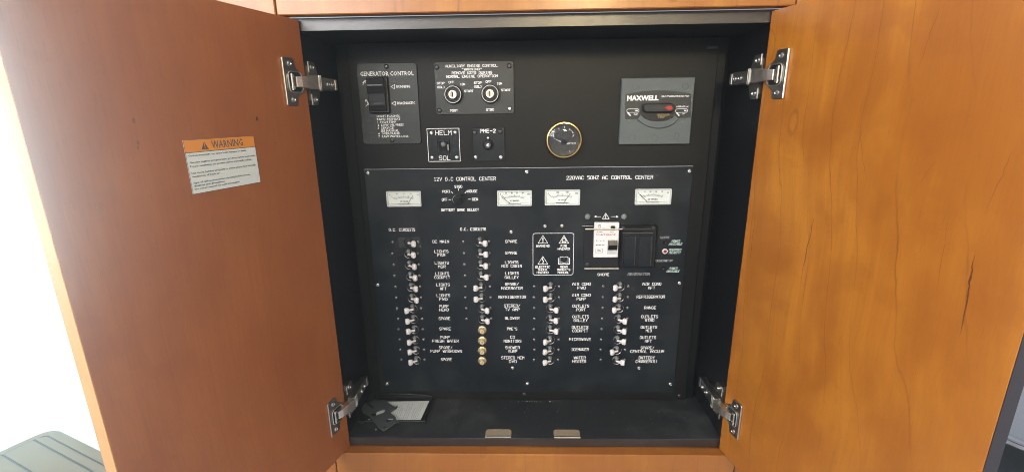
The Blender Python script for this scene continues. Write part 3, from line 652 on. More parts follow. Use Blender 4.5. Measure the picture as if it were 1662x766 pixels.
meter(1030, 306.3, 1089, 331.8, 'AC AMPERES', ['0', '10', '20', '30', '40', '50'], (.12, .66), (.36,))

# battery selector knob
x, z = pp(743.5, 323.5)
kb = obj('selector_knob', lp(MB().lathe((x, YP, z), [(.0098, -.0002), (.0098, -.0035), (.0078, -.0045), (.0070, -.009), (0, -.009)], 24)), M['rubber'], pan, 40)
hd = MB().prism([(-.0125, -.0028), (.0128, -.0016), (.0145, 0), (.0128, .0016), (-.0125, .0028)], -.0175, -.0045, .0008)
hd.xf(Matrix.Translation((x, YP, z)) @ Matrix.Rotation(-math.radians(48), 4, 'Y')); obj('grip', lp(hd), M['rubber'], kb)
mb = MB().path([(x+.0098*math.cos(math.radians(a)), z+.0098*math.sin(math.radians(a))) for a in range(120, 250, 12)], .0009, YP-.0037); obj('pale_rim', lp(mb), M['inkd'], kb)  # pale arc along the left of the knob's rim

# toggle switches -----------------------------------------------
Z1 = pp(780, 392.6)[1]; Z12 = pp(780, 583.6)[1]; RZ = [Z1+(Z12-Z1)*i/11 for i in range(12)]
colx = []
for (ua, ub) in ((666.5, 678.5), (779, 786.2), (900.5-7, 893.0), (1008.8, 999.6)): pass
C1 = (pp(665.0, 410.5)[0]+pp(675.5, 583.5)[0])/2
C2 = pp(779.3, 394)[0]
C3 = pp(893.8, 464.5)[0]; C4 = (pp(1007, 464)[0]+pp(999.8, 582.5)[0])/2
def lever_mesh(sg, rnd):
    a = Vector((sg*.0150, -.0088, .0002)); L_ = a.length; ax = a.normalized(); up = Vector((0, 0, 1)); nn = ax.cross(up).normalized()
    secs = [(0, .0021, .0020), (.35, .0019, .0019), (.5, .0026, .0021), (.58, .0048, .0030), (.68, .0064, .0036), (.95, .0063, .0038), (1.04, .0055, .0030), (1.07, .0040, .0018)]
    n = 10; vs = []
    for f_, hz, hn in secs:
        c = ax*L_*f_
        for k in range(n):
            t_ = 2*math.pi*k/n; cc, ss = math.cos(t_), math.sin(t_)
            vs.append(c+up*hz*math.copysign(abs(ss)**.6, ss)+nn*hn*math.copysign(abs(cc)**.6, cc))
    fs = [tuple(range(n)), tuple(range((len(secs)-1)*n, len(secs)*n))]+[(k*n+i, k*n+(i+1) % n, (k+1)*n+(i+1) % n, (k+1)*n+i) for k in range(len(secs)-1) for i in range(n)]
    return MB().add(vs, fs).mesh('lever', M['white'], 50)
LV = {1: lever_mesh(1, 0), -1: lever_mesh(-1, 0)}
RING = MB().lathe((0, 0, 0), [(.0098, 0), (.0098, -.0012), (.0090, -.0018), (.0084, -.0010), (.0080, -.0004), (0, -.0004)], 22).mesh('toggle_switch', M['rubber'], 50)
CHR = MB().lathe((0, 0, 0), [(.0082, -.0010), (.0096, -.0022), (.0088, -.0032), (.0076, -.0020)], 24, 1, True).mesh('collar', M['chrome'], 60)
BUSH = MB().lathe((0, 0, 0), [(.0050, 0), (.0048, -.0030), (.0036, -.0042), (0, -.0044)], 14).mesh('bushing', M['dscrew'], 50)
DOME = MB().lathe((0, 0, 0), [(.0042, 0), (.0041, -.0035), (.0031, -.0058), (.0015, -.0068), (0, -.0070)], 14).mesh('indicator_dome', M['greyd'], 60)
def switch(cx, z, sg, first=False):
    o = link('toggle_switch', RING, pan, Vector((cx, YP-.0001, z))-pan.location)
    o['label'] = 'toggle switch with white lever pointing '+('right' if sg > 0 else 'left')
    if not first:
        link('collar', CHR, o); 
        link('indicator_dome', DOME, o, (-.0004, -.0010, .0064))
    link('bushing', BUSH, o, (0, -.0004, -.0002))
    l = link('lever', LV[sg], o, (sg*-.0012, -.0030, -.0004)); l.rotation_euler = (random.uniform(-.05, .05), random.uniform(-.06, .06), random.uniform(-.05, .05))
    for dx in ((-.0322, .0182) if cx < C2-.1 and False else (-.0330, .0172)):
        link('screw', SC['small'], pan, Vector((cx+dx+random.uniform(-.0006, .0006), YP-.0003, z+.0008))-pan.location)
for i in range(12): switch(C1+(.0 if i else .002), RZ[i], 1 if i < 6 else -1, i == 0)
for i in range(8): switch(C2, RZ[i], -1 if i in (4, 5) else 1)
for i in range(4, 12): switch(C3, RZ[i], 1 if i in (6, 7, 8) else -1)
for i in range(4, 12): switch(C4, RZ[i], 1 if i in (7, 8, 9, 11) else -1)
x0, z1 = pp(646, 385); x1, z0 = pp(683, 402); obj('switch_backing', lp(MB().box(x0, x1, YP-.0006, YP-.0002, z0, z1)), M['plate'], pan)
BR = MB().lathe((0, 0, 0), [(.0098, 0), (.0098, -.0022), (.0088, -.0034), (.0072, -.0038), (.0068, -.0024), (0, -.0024)], 24).mesh('push_breaker', M['brass'], 50)
BB = MB().lathe((0, 0, 0), [(.0050, 0), (.0050, -.0060), (.0042, -.0074), (0, -.0076)], 18).mesh('push_button', M['creamb'], 50)
BK = MB().bar((-.0006, -.002), (-.0006, .0022), .0007, 0).path([(.0006, -.002), (.0018, 0), (.0006, .0022)], .0006, 0).mesh('amp_mark', M['tanink'])
for v in (534.6, 551.8, 567.9, 584.5):
    x, z = pp(782.8, v); o = link('push_breaker', BR, pan, Vector((x, YP-.0001, z))-pan.location); o['label'] = 'round brass push breaker'
    bb = link('push_button', BB, o, (.0002, -.0022, -.0008)); link('amp_mark', BK, o, (.0002, -.0100, -.0008))

# shore breaker with sliding lock bar
def rect(u0, v0, u1, v1): 
    um, vm = (u0+u1)/2, (v0+v1)/2
    return pp(u0, vm)[0], pp(u1, vm)[0], pp(um, v1)[1], pp(um, v0)[1]
def rbox(u0, v0, u1, v1, d0, d1, b=.0005):
    a = rect(u0, v0, u1, v1); return lp(MB().box(a[0], a[1], YP-d1, YP-d0, a[2], a[3], b))
obj('breaker_well', rbox(947, 364, 1005, 437, .0002, .0012), M['rubber'], pan)
sb = obj('shore_breaker', rbox(962.8, 359.6, 1002.6, 415.5, .0013, .0100, .0012), M['white'], pan, label='white shore power breaker with black rocker')
obj('rocker_recess', rbox(984.2, 387, 1000.2, 410, .0101, .0104, .0001), M['bezel'], sb)
rk = rect(985.2, 388.4, 999.4, 402.8)
mb = MB().add([(rk[0], YP-.0105, rk[2]), (rk[1], YP-.0105, rk[2]), (rk[1], YP-.0105, rk[3]), (rk[0], YP-.0105, rk[3]), (rk[0], YP-.0125, rk[2]), (rk[1], YP-.0125, rk[2]), (rk[1], YP-.019, (rk[2]+rk[3])/2+.002), (rk[0], YP-.019, (rk[2]+rk[3])/2+.002), (rk[1], YP-.0165, rk[3]), (rk[0], YP-.0165, rk[3])],
 [(0, 1, 2, 3), (0, 1, 5, 4), (4, 5, 6, 7), (7, 6, 8, 9), (9, 8, 2, 3), (0, 4, 7, 9, 3), (1, 5, 6, 8, 2)]); obj('rocker', lp(mb), M['rubber'], sb)
obj('test_button', rbox(989.6, 364.4, 996, 370.8, .0101, .0135, .0006), M['rubber'], sb)
yb = YP-.0103
mb = MB(); x, z = pp(973, 367.2, yb); mb.path(circ(x, z, .0028, 14), .0006, yb, True).path([(x-.0018, z+.0008), (x+.0018, z+.0008)], .0005, yb-1e-4).path([(x-.0018, z-.0006), (x+.0018, z-.0006)], .0005, yb-1e-4)
strokes(mb, 'NEUTRAL', pp(967, 377, yb)[0], pp(979, 377, yb)[0], pp(972, 377, yb)[1], .0016, .0004, yb); strokes(mb, 'TEST', pp(990, 377, yb)[0], pp(996, 377, yb)[0], pp(993, 377, yb)[1], .0016, .0004, yb)
for v, s in ((390.6, 'I- 4 A'), (397.6, '50-60 HZ')): strokes(mb, s, pp(967, v, yb)[0], pp(981, v, yb)[0], pp(972, v, yb)[1], .0022, .0006, yb)
a = (pp(967, 407, yb)[0], pp(978, 407, yb)[0], pp(972, 410, yb)[1], pp(972, 403.4, yb)[1]); mb.path([(a[0], a[2]), (a[1], a[2]), (a[1], a[3]), (a[0], a[3])], .0005, yb, True); strokes(mb, 'ZN', a[0]+.003, a[1]-.003, (a[2]+a[3])/2, .0032, .0006, yb-1e-4)
obj('small_print', lp(mb), M['grey_ink'], sb)
mb = MB(); mb.add(*fontmesh('SmartGuard', pp(967, 380.3, yb)[0], pp(999, 380.3, yb)[0], pp(983, 380.3, yb)[1], .0042, yb, .01, .3)); obj('red_lettering', lp(mb), M['red_ink'], sb)
def rod(u0, u1, v, r, d, mat, name):
    p = pp(u0, v, YP-d); q = pp(u1, v, YP-d); return obj(name, lp(MB().tube([(p[0], YP-d, p[1]), (q[0], YP-d, q[1])], r, 10)), mat, pan, 60)
rod(950, 1010, 371.8, .0016, .0150, M['cream'], 'lock_bar'); rod(948.3, 1004, 435.8, .0016, .0040, M['cream'], 'retaining_bar')
rod(944.5, 963, 366.8, .0007, .0030, M['inkd'], 'guide_wire')
rod(1010, 1058, 371.2, .0010, .0140, M['dscrew'], 'slide_rail'); rod(1010, 1060, 378.0, .0012, .0140, M['dscrew'], 'slide_rail')
for u in (1011, 1060): 
    x, z = pp(u, 369, YP-.012); obj('rail_stop', lp(MB().lathe((x, YP-.0125, z), [(.0036, .012), (.0036, -.0015), (.003, -.0025), (0, -.0025)], 14)), M['dscrew'], pan, 50)
cv = obj('breaker_cover', rbox(1006.5, 364.5, 1063, 432, .0002, .0105, .0022), M['rubber'], pan, label='black blank cover over the generator breaker')
obj('cover_recess', rbox(1010, 380, 1030.5, 430, .0106, .0125, .0009), M['black'], cv); obj('cover_recess', rbox(1033.5, 380, 1057.5, 430, .0106, .0125, .0009), M['black'], cv)
for ua, ub in ((1031.8, 1030.2), (1058.8, 1056.2)):
    p = pp(ua, 383, YP-.013); q = pp(ub, 431, YP-.013); obj('cover_rib', lp(MB().tube([(p[0], YP-.0118, p[1]), (q[0], YP-.0118, q[1])], .0011, 8)), M['dscrew'], cv, 60)
for u, v in ((953, 429), ): put_screw(pan, u, v, 'dark', YP-.0012)
# lamps
def lamp(u, v, ring, lens, r):
    x, z = pp(u, v); o = obj('indicator_lamp', lp(MB().lathe((x, YP-.0001, z), [(r, 0), (r, -.0018), (r*.9, -.0026), (r*.62, -.0026), (r*.60, -.0012), (0, -.0012)], 20)), ring, pan, 50)
    obj('lens', lp(MB().lathe((x, YP-.0014, z), [(r*.58, 0), (r*.5, -.0022), (r*.25, -.0032), (0, -.0034)], 16)), lens, o, 60); return o
lamp(1078.9, 407.5, M['white'], M['red'], .0054)['label'] = 'red reversed polarity lamp'
lamp(1079.7, 393.5, M['rubber'], M['dscrew'], .0042); lamp(1076.6, 435.7, M['rubber'], M['dscrew'], .0042)

# ================================================================== SMALL PLATES ON THE BOARD
def sub_thing(name, label, cat, u, v):
    x, z = pp(u, v); return thing(name, label, cat, (x, YP, z))
def rel(o, mb): L_ = o.location; mb.v = [(a-L_.x, b_-L_.y, c-L_.z) for a, b_, c in mb.v]; return mb
def wo(name, mb, mat, root, parent=None, smooth=None): return obj(name, rel(root, mb), mat, parent or root, smooth)
# generator control
gc = sub_thing('generator_control', 'grey plate with tall black rocker headed GENERATOR CONTROL', 'control plate', 634, 234)
wo('face_plate', MB().prism(rrect(-.3118, -.2036, .5445, .6862, .006), YP, .1238, .0005), M['plate'], gc)
put_screw(gc, 626.8, 108.3, 'dark'); put_screw(gc, 636.5, 227.5, 'dark')
x0, x1, z0, z1 = rect(600, 127, 627.5, 182)
zm = (z0+z1)/2; prof = [(z1, .001), (z1, .012), (zm+.016, .0165), (zm+.002, .0125), (zm-.018, .0115), (z0+.002, .009), (z0, .001)]
vs = [(x0, YP-d, z) for z, d in prof]+[(x1, YP-d, z) for z, d in prof]; n = len(prof)
rk = wo('rocker', MB().add(vs, [tuple(range(n)), tuple(range(n, 2*n))]+[(i, (i+1) % n, n+(i+1) % n, n+i) for i in range(n)]), M['rubber'], gc)
bmod = rk.modifiers.new('soft', 'BEVEL'); bmod.width = .0014; bmod.segments = 2
mb = MB()
wo('rocker_frame', MB().box(x0-.002, x1+.0055, YP-.0050, YP-.0001, z0-.003, z1+.002, .002), M['rubber'], gc)
wo('rocker_line', MB().box(x0+.003, x1-.003, YP-.0170, YP-.0163, zm+.0155, zm+.0168), M['inkd'], gc)
wo('rocker_line', MB().box(x0+.010, x1-.004, YP-.0128, YP-.0121, zm-.0150, zm-.0140), M['inkd'], gc)
print_legend(gc, [('GENERATOR CONTROL', 584.5, 671.5, 119.8, 7)], bold=.02)
print_legend(gc, [('RUNNING', 643.5, 665.7, 140.8, 4.4)], bold=.03); print_legend(gc, [('DIAGNOSTIC', 644.8, 674, 167.6, 4.4)], bold=.03)
gl = [('LIGHT FLASHES', 611.7, 648.8, 188.8), ('RAPID PREHEAT', 611.7, 650, 193.6), ('1  HIGH TEMP', 613, 643, 198.3), ('2  LOW OIL PRESS', 613, 655.3, 203), ('3  SERVICE', 613, 638.8, 207.8), ('SEE MANUAL', 618, 647.5, 212.4), ('4  OVERCRANK', 613.8, 649.5, 217), ('7  RAW WATER LOSS', 614.3, 663, 221.6)]
for a in gl: print_legend(gc, [(*a, 3.6)], bold=.02)
for u, v in ((637.3, 141.2), (638.8, 168.2)): wo('arrow_symbol', MB().path([pp(u-2.8, v), pp(u+3, v-3.4), pp(u+3, v+3.4)], .0009, YP-.0004, True), M['ink'], gc)
mb = MB()
mb.path([pp(589.3, 138), pp(590, 134.5), pp(592.5, 133), pp(594.5, 135.5), pp(595.5, 141), pp(597, 146), pp(598.6, 144), pp(599.2, 137)], .0011, YP-.0004); mb.path([pp(589, 134.8), pp(592, 131.8), pp(596, 131.6), pp(599, 134)], .0010, YP-.0006)
wo('rocker_symbol', mb, M['ink'], gc); mb = MB()
mb.path([pp(593, 163), pp(595, 162.8), pp(597.5, 168), pp(600, 173.4), pp(602, 173)], .0012, YP-.0004).path([pp(594, 173), pp(602, 163.2)], .0012, YP-.0006).path([pp(593, 163), pp(594.5, 166.5)], .0010, YP-.0007)
wo('rocker_symbol', mb, M['ink'], gc)
# engine key switches
ec = sub_thing('ignition_plate', 'grey plate with two key switches headed AUXILIARY ENGINE CONTROL', 'control plate', 769, 186)
wo('face_plate', MB().prism(rrect(-.1726, -.0303, .5962, .6867, .005), YP, .1238, .0005), M['plate'], ec)
for u, v, k in ((708.6, 109.5, 'dark'), (826.5, 107.4, 'dark'), (713.2, 179.7, 'dark'), (827.3, 177, 'mid')): put_screw(ec, u, v, k)
for a in (('AUXILIARY ENGINE CONTROL', 723, 807.6, 107.4, 4.8), ('"WARNING"', 749, 782.7, 113, 4.4), ('REMOVE KEYS DURING', 733, 798.8, 118.6, 4.8), ('NORMAL ENGINE OPERATION', 724, 808, 124.3, 4.8)): legend(ec, [a], .00105, serif=True)
for a in (('STOP', 708.9, 722, 135.6), ('(DSL)', 708.9, 722, 142), ('OFF', 728, 737.5, 134), ('IGN', 746.5, 755, 137.3), ('START', 753.5, 768.5, 148.3), ('STOP', 769, 782, 134.8), ('(DSL)', 769, 782, 141.2), ('OFF', 788, 797.7, 133), ('IGN', 806.4, 815, 136), ('START', 813.6, 828.5, 146.7), ('PORT', 730.3, 743.3, 179.9), ('STBD', 789, 802, 178.6)):
    legend(ec, [(*a, 4.2)], .00095, serif=True)
for u, v in ((735.3, 153.8), (795.5, 152.6)):
    x, z = pp(u, v, YP-.006); c = (x, YP, z)
    ks = wo('key_switch', MB().lathe(c, [(.0165, 0), (.0165, -.006), (.0150, -.0085), (.0118, -.0085), (.0112, -.0065), (0, -.0065)], 32), M['rubber'], ec, None, 40)
    wo('ring', MB().lathe(c, [(.0142, -.0084), (.0150, -.0092), (.0142, -.0098), (.0136, -.0088)], 36, 1, True), M['white'], ec, ks, 60)
    wo('lock_barrel', MB().lathe((x, YP, z), [(.0080, -.006), (.0080, -.0125), (.0070, -.0138), (.0052, -.0138), (.0048, -.0128), (0, -.0128)], 24), M['nickel'], ec, ks, 40)
    wo('keyway', MB().box(x-.0008, x+.0008, YP-.0146, YP-.0128, z-.0042, z+.0042), M['black_ink'], ec, ks)
    wo('plug_face', MB().prism([(x-.0048, z-.003), (x-.0048, z+.003), (x-.002, z+.0045), (x-.0012, z+.0045), (x-.0012, z-.0045), (x-.002, z-.0045)], YP-.0142, YP-.0128), M['creamb'], ec, ks)
    wo('plug_face', MB().prism([(x+.0048, z-.003), (x+.0048, z+.003), (x+.002, z+.0045), (x+.0012, z+.0045), (x+.0012, z-.0045), (x+.002, z-.0045)], YP-.0142, YP-.0128), M['screw'], ec, ks)
# helm switch plate
hc = sub_thing('helm_switch_plate', 'small black plate with white border and rocker marked HELM SOL', 'switch plate', 721, 262)
wo('face_plate', MB().box(-.1925, -.1312, YP, .1238, .5105, .5725, .0005), M['black'], hc)
mb = MB().path([(-.1915, .5115), (-.1322, .5115), (-.1322, .5715), (-.1915, .5715)], .0011, YP-.0004, True); wo('border_line', mb, M['ink'], hc)
for u, v in ((700, 216.3), (738.7, 215), (701.2, 255.8), (741.2, 255.5)): put_screw(hc, u, v, 'small' if v > 300 else 'mid')
legend(hc, [('HELM', 706.5, 733, 215.7, 8)], .0012); legend(hc, [('SOL', 712.4, 731.2, 256.6, 7.6)], .0012)
a = rect(710.5, 226, 730, 247.5); hs = wo('rocker_frame', MB().box(a[0], a[1], YP-.004, YP-.0001, a[2], a[3], .0008), M['rubber'], hc)
a = rect(713, 229, 727, 245); wo('rocker', MB().add([(a[0], YP-.0041, a[2]), (a[1], YP-.0041, a[2]), (a[1], YP-.0041, a[3]), (a[0], YP-.0041, a[3]), (a[0], YP-.006, a[2]), (a[1], YP-.006, a[2]), (a[1], YP-.010, a[3]), (a[0], YP-.010, a[3])], [(0, 1, 5, 4), (4, 5, 6, 7), (7, 6, 2, 3), (0, 4, 7, 3), (1, 5, 6, 2), (0, 1, 2, 3)]), M['rubber'], hc, hs)
x, z = pp(719.5, 234.5, YP-.01); wo('lens', MB().lathe((x, YP-.0088, z), [(.0048, 0), (.0040, -.003), (.0020, -.0042), (0, -.0044)], 16), M['greyd'], hc, hs, 60)
wo('mark', MB().bar(pp(727.6, 234.5), pp(727.8, 243.5), .0016, YP-.0043), M['ink'], hc, hs)
# PME plate
mc = sub_thing('breaker_knob_plate', 'small black plate with round knob marked PME-2', 'switch plate', 794, 261)
wo('face_plate', MB().box(-.1078, -.0484, YP, .1238, .5110, .5722, .0005), M['black'], mc)
for u, v, k in ((770.5, 215.3, 'dark'), (811.6, 214, 'dark'), (772, 255.2, 'mid'), (812.7, 255.3, 'main')): put_screw(mc, u, v, k)
legend(mc, [('PME-2', 779, 804.7, 212.8, 6.5)], .0014)
x, z = pp(792, 235.4, YP-.008)
kn = wo('knob', MB().lathe((x, YP, z), [(.0098, 0), (.0096, -.0025), (.0085, -.0040), (.0078, -.0042), (.0072, -.0120), (.0062, -.0135), (0, -.0135)], 18), M['maxd'], mc, None, 40)
strokes(mb := MB(), '40', x-.0028, x+.0028, z, .0056, .0012, YP-.0137); wo('amp_mark', mb, M['ink'], mc, kn)
x2, z2 = pp(792, 224.3); wo('pointer_pin', MB().lathe((x2, YP-.0001, z2), [(.0022, 0), (.002, -.002), (0, -.0026)], 10), M['screw'], mc, None, 50)

# water gauge
x, z = pp(915, 227.3); gg = thing('water_gauge', 'round black water level gauge with polished gold bezel', 'gauge', (x, YP, z))
GY = .1238-YP
obj('housing', MB().lathe((0, 0, 0), [(.0326, GY), (.0338, -.002), (.0334, -.006), (.0318, -.0086), (.0298, -.0090), (.0282, -.0070), (.0278, -.0035), (.0278, 0)], 48), M['gold'], gg, 40)
obj('dial', MB().lathe((0, 0, 0), [(.0279, -.0010), (.0279, -.0018), (0, -.0018)], 40), M['gdial'], gg)
mb = MB(); yy = -.0022
for a, c, r0, r1 in ((62, 0, .019, .0225), (38, 0, .0185, .021), (88, 0, .020, .024), (-62, 0, .021, .025), (115, 0, .020, .023), (140, 0, .02, .024)):
    a = math.radians(a); mb.bar((r0*math.cos(a), r0*math.sin(a)), (r1*math.cos(a), r1*math.sin(a)), .0010, yy)
strokes(mb, 'WATER', .0045, .0215, -.0062, .0040, .0010, yy); strokes(mb, 'F', .0155, .0185, .0070, .0042, .0011, yy); strokes(mb, 'E', -.0200, -.0170, .0070, .0042, .0011, yy)
mb.path(circ(0, 0, .0205, 12, 35, 62), .0007, yy-.0001)
obj('dial_marks', mb, M['ink'], gg)
obj('needle', MB().add([(-.0210, -.0040, .0042), (-.004, -.0040, -.0022), (-.004, -.0040, -.0050)], [(0, 1, 2)]).lathe((0, 0, -.0036), [(.0052, -.0018), (.0050, -.0048), (0, -.0052)], 20), M['white'], gg)
obj('hub', MB().lathe((0, 0, -.0036), [(.0056, -.0050), (.0050, -.0058), (0, -.0060)], 20), M['rubber'], gg, 40)
obj('glass', MB().lathe((0, 0, 0), [(.0281, -.0058), (.0240, -.0074), (.016, -.0088), (.008, -.0095), (0, -.0097)], 40), M['glass'], gg, 80)

# windlass breaker / isolator plate
mx = sub_thing('windlass_breaker', 'square grey moulded breaker isolator lettered MAXWELL', 'circuit breaker', 1062, 234)
X0, X1, ZZ0, ZZ1 = .1605, .2884, .5390, .6540
wo('face_plate', MB().prism(rrect(X0, X1, ZZ0, ZZ1, .0015, 2), YP-.007, .1238, .0012), M['maxg'], mx)
def q(a, b_): return pp(1000+a/6.385, 120+b_/6.385, YP-.0075)
band = [q(97, 215), q(170, 198), q(300, 180), q(480, 172), q(620, 182), q(720, 196), q(775, 208), q(772, 452), q(640, 462), q(590, 520), q(520, 548), q(430, 558), q(340, 546), q(270, 515), q(215, 472), q(95, 468)]
wo('label_field', MB().prism(band, YP-.0076, YP-.0070), M['plate'], mx)
cres = [q(215, 474), q(270, 518), q(340, 550), q(430, 566), q(520, 552), q(590, 522), q(642, 462), q(604, 430), q(575, 468), q(520, 492), q(430, 503), q(340, 492), q(285, 468), q(248, 425)]
wo('crescent_guard', MB().prism(cres, YP-.0112, YP-.0076, .0009), M['maxg'], mx)
rec = [q(255, 318), q(300, 306), q(560, 300), q(596, 318), q(606, 400), q(575, 455), q(520, 480), q(430, 492), q(340, 482), q(285, 455), q(250, 400)]
wo('recess', MB().prism(rec, YP-.0080, YP-.0076), M['black_ink'], mx)
lev = wo('isolator_lever', MB().prism([q(272, 322), q(300, 312), q(560, 308), q(592, 330), q(590, 380), q(560, 396), q(300, 400), q(275, 380)], YP-.0160, YP-.0080, .0015), M['maxd'], mx)
yl = YP-.0162
def ql(a, b_): return pp(1000+a/6.385, 120+b_/6.385, yl)
wo('diamond_mark', MB().add([(ql(498, 352)[0], yl, ql(498, 352)[1]), (ql(540, 332)[0], yl, ql(540, 332)[1]), (ql(572, 334)[0], yl, ql(572, 334)[1]), (ql(588, 352)[0], yl, ql(588, 352)[1]), (ql(572, 374)[0], yl, ql(572, 374)[1]), (ql(540, 374)[0], yl, ql(540, 374)[1])], [(0, 1, 2, 3, 4, 5)]), M['redp'], mx, lev)
def mprint(s, a0, a1, b_, hp, mat='ink', bold=.02, shear=0., root=mx, y=YP-.0076):
    print_legend(root, [(s, 1000+a0/6.385, 1000+a1/6.385, 120+b_/6.385, hp)], mat, y, bold, shear)
mprint('MAXWELL', 112, 440, 252, 7.6, bold=.055); mprint('CIRCUIT BREAKER/ISOLATOR', 462, 750, 234, 2.8, bold=.02, shear=.3)
mprint('BREAKER', 427, 555, 425, 3.2, 'tanink', .03, .1, y=YP-.0081); mprint('TRIP', 430, 510, 448, 3.2, 'tanink', .03, .1, y=YP-.0081)
mprint('OFF', 180, 226, 422, 2.6, shear=.3); mprint('OPERATION', 620, 748, 341, 2.6, shear=.2); mprint('UP', 685, 712, 415, 2.6, shear=.3)
mb = MB(); ym = YP-.0080
for a0, a1 in ((110, 235), (615, 740)):
    xa, za = q(a0, 384); xb_, zb_ = q(a1, 382)
    mb.path(rrect(xa, xb_, za-.0030, za+.0030, .0028, 3), .0007, ym, True); mb.bar(q(a0+88, 383), q(a0+112, 383), .0026, ym-.0001); mb.bar(q(a0+8, 402), q(a0+38, 436), .0022, ym-.0002)
wo('lever_symbols', mb, M['ink'], mx)
for a, b_ in ((205, 135), (172, 655), (400, 665), (625, 640), (720, 130)):
    x, z = q(a, b_); wo('moulded_boss', MB().lathe((x, YP-.0070, z), [(.0058, 0), (.0056, -.0005), (.0050, -.0006), (.0048, -.0002), (0, -.0002)], 20), M['maxg'], mx)

# small fixings on the board
for u, v in ((1102.5, 641.5), (740+510/4.61, 600+180/4.61)):
    x, z = pp(u, v, .124); link('board_screw', SC['dark'], cab, (x, .1238, z))
x, z = pp(1155, 78, .124); obj('board_clip', MB().box(x-.009, x+.009, .1205, .1238, z-.0022, z+.0022, .0006), M['dscrew'], cab)

# ================================================================== LOOSE THINGS ON THE CABINET FLOOR
def F3(u, v, z): x, y = fl(u, v, z); return (x, y)
tr = thing('cover_tray', 'shallow black plastic cover lying open side up in the left floor corner', 'tray', (-.29, .085, .0004))
def sl(name, pts, z0, z1, mat, root, parent=None):
    o = slab(name, [(x-root.location.x, y-root.location.y) for x, y in pts], z0-root.location.z, z1-root.location.z, mat, parent or root); return o
tp = [F3(577, 684, 0), F3(690, 686, 0), F3(706, 648, 0), F3(590, 648, 0)]
tp = [(-.349, .045), (-.214, .046), (-.2145, .1195), (-.346, .1195)]
sl('tray_floor', tp, .0008, .0030, M['rubber'], tr)
for a, c, zt_ in (((-.349, .0452), (-.214, .0462), .0055), ((-.2150, .0462), (-.2150, .1190), .0062), ((-.346, .0452), (-.345, .1190), .0055)):
    mb = MB().tube([(a[0]+.29, a[1]-.085, zt_-.0004-.0016), (c[0]+.29, c[1]-.085, zt_-.0004-.0016)], .0020, 8); obj('rim', mb, M['rubber'], tr, 60)
mb = MB().tube([(-.334+.29, .1205-.085, .010), (-.325+.29, .1200-.085, .0145), (-.30+.29, .1190-.085, .0165), (-.26+.29, .1185-.085, .0160), (-.225+.29, .1190-.085, .0130), (-.2145+.29, .1190-.085, .0090)], .0016, 8); obj('rear_lip', mb, M['maxd'], tr, 60)
obj('rear_wall', MB().box(-.334+.29, -.2150+.29, .1185-.085, .1200-.085, .0028, .0120, .0004), M['rubber'], tr)
sh = thing('printed_sheet', 'white printed instruction sheet lying in the black cover tray', 'paper', (-.27, .085, .0031))
p1_ = [F3(597, 683.5, .0035), F3(682, 682.3, .0035), F3(696.8, 650.2, .0035), F3(606, 651.5, .0035)]
sl('sheet', p1_, .0032, .0036, M['sheet'], sh)
A0, B0, C0, D0 = [Vector(p) for p in p1_]
def sp(a, b_): return (A0*(1-a)+B0*a)*(1-b_)+(D0*(1-a)+C0*a)*b_
mb = MB()
random.seed(3)
for k in range(13):
    a = .47+k*.037
    if k in (4, 8): continue
    s0, s1 = random.uniform(.06, .14), random.uniform(.7, .95); nseg = random.randint(2, 5)
    cuts = sorted([s0]+[random.uniform(s0, s1) for _ in range(nseg)]+[s1])
    for i in range(0, len(cuts)-1):
        p = sp(a, cuts[i]); r = sp(a, cuts[i+1]-.02); d = (r-p)
        if d.length < .002: continue
        d.normalize(); nn = Vector((-d.y, d.x))*.00055
        mb.add([(*(p+nn), .0037), (*(p-nn), .0037), (*(r-nn), .0037), (*(r+nn), .0037)], [(0, 1, 2, 3)])
mb.v = [(a-sh.location.x, b_-sh.location.y, c-sh.location.z) for a, b_, c in mb.v]
obj('printed_lines', mb, plain('faint_print', (.52, .60, .62), .6), sh)
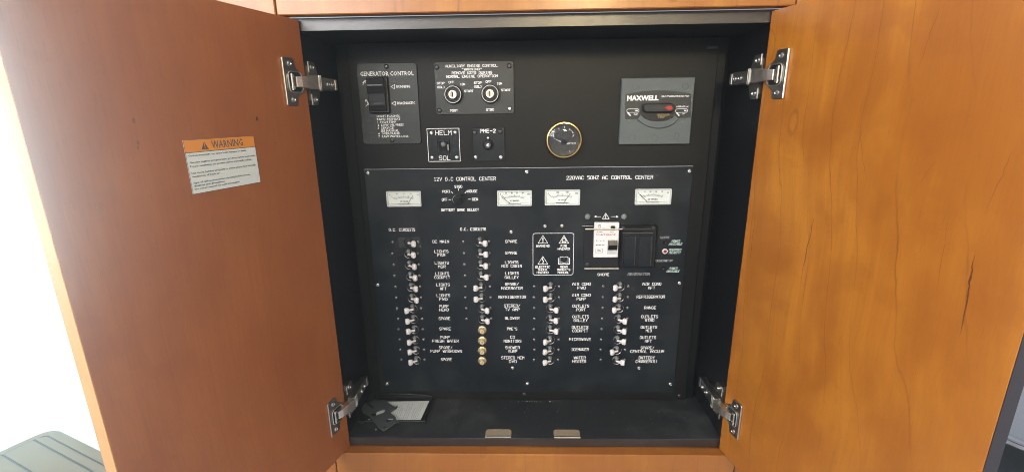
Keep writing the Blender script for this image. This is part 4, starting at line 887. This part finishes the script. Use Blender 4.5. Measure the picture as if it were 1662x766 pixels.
# die-cut black bracket on top
zb = .0075
def cz_(a, b_): return fl(560+a/10.39, 640+b_/10.39, zb)
outer = [cz_(*p) for p in ((470, 95), (690, 92), (722, 128), (800, 185), (850, 205), (885, 182), (868, 222), (850, 236), (762, 290), (775, 312), (850, 375), (862, 420), (922, 432), (900, 458), (845, 474), (655, 608), (590, 572), (480, 440), (400, 350), (360, 330), (300, 300), (280, 200), (345, 132), (400, 150))]
h1 = [cz_(*p) for p in ((436, 338), (470, 310), (620, 248), (665, 246), (682, 262), (655, 300), (590, 325), (500, 362), (462, 364))]
h2 = [cz_(*p) for p in ((690, 438), (725, 402), (790, 390), (815, 405), (800, 435), (745, 462), (705, 462))]
h3 = [cz_(*p) for p in ((636, 540), (665, 522), (715, 520), (712, 538), (670, 556), (640, 556))]
h4 = [cz_(*p) for p in ((355, 150), (385, 145), (455, 190), (490, 235), (470, 240), (420, 195))]
me = shape('lock_bracket', [outer, h1[::-1], h2[::-1], h3[::-1], h4[::-1]], .0020, M['bracket'])
br = tag(link('lock_bracket', me, None, (0, 0, zb-.001)), 'flat black die-cut plate with slots on top of the white sheet', 'bracket')
zb = .0045
outer2 = [cz_(*p) for p in ((200, 330), (250, 200), (330, 120), (420, 110), (500, 200), (520, 330), (560, 470), (470, 470), (455, 440), (420, 415), (395, 405), (360, 430), (300, 465), (250, 420))]
me = shape('lock_bracket', [outer2], .0016, M['rubber'])
br2 = tag(link('lock_bracket', me, None, (0, 0, .0050)), 'dark plastic plate mostly hidden under the slotted black plate', 'bracket')
def clip(pts, label):
    mb = MB().tube([(*fl(560+a/10.39, 640+b_/10.39, .004), .004) for a, b_ in pts], .0011, 8); return tag(obj('metal_pin', mb, M['darknickel'], None, 50), label, 'pin', 'loose pins on the cabinet floor')
clip(((135, 380), (165, 358), (195, 345)), 'short steel pin nearest the left hinge on the floor')
clip(((270, 488), (310, 455), (362, 428)), 'longer steel pin poking from under the black plates')
x, y = fl(610, 695.8, .002); tag(obj('loose_screw', MB().lathe((x, y, .0004), [(.0020, 0), (.0022, .0012), (.0014, .0024), (0, .0026)], 10, 2), M['screw'], None, 50), 'tiny loose screw head on the floor in front of the black plates', 'screw')
# dust crumbs along the back of the floor
mb = MB(); random.seed(5)
for i in range(70):
    if i < 22: x, y = fl(740+random.gauss(120, 16), 650.5+random.random()*1.5)
    else: x, y = random.uniform(-.2, .33), random.uniform(.01, .118)
    r = random.uniform(.0003, .0008)*(1.4 if i < 22 else 1); mb.lathe((x, y, .0002), [(r, 0), (r*.7, r*.8), (0, r)], 5, 2)
tag(obj('dust_crumbs', mb, plain('pale_dust', (.4, .4, .38), .9)), 'pale crumbs of dust on the black cabinet floor', 'dust', kind='stuff')
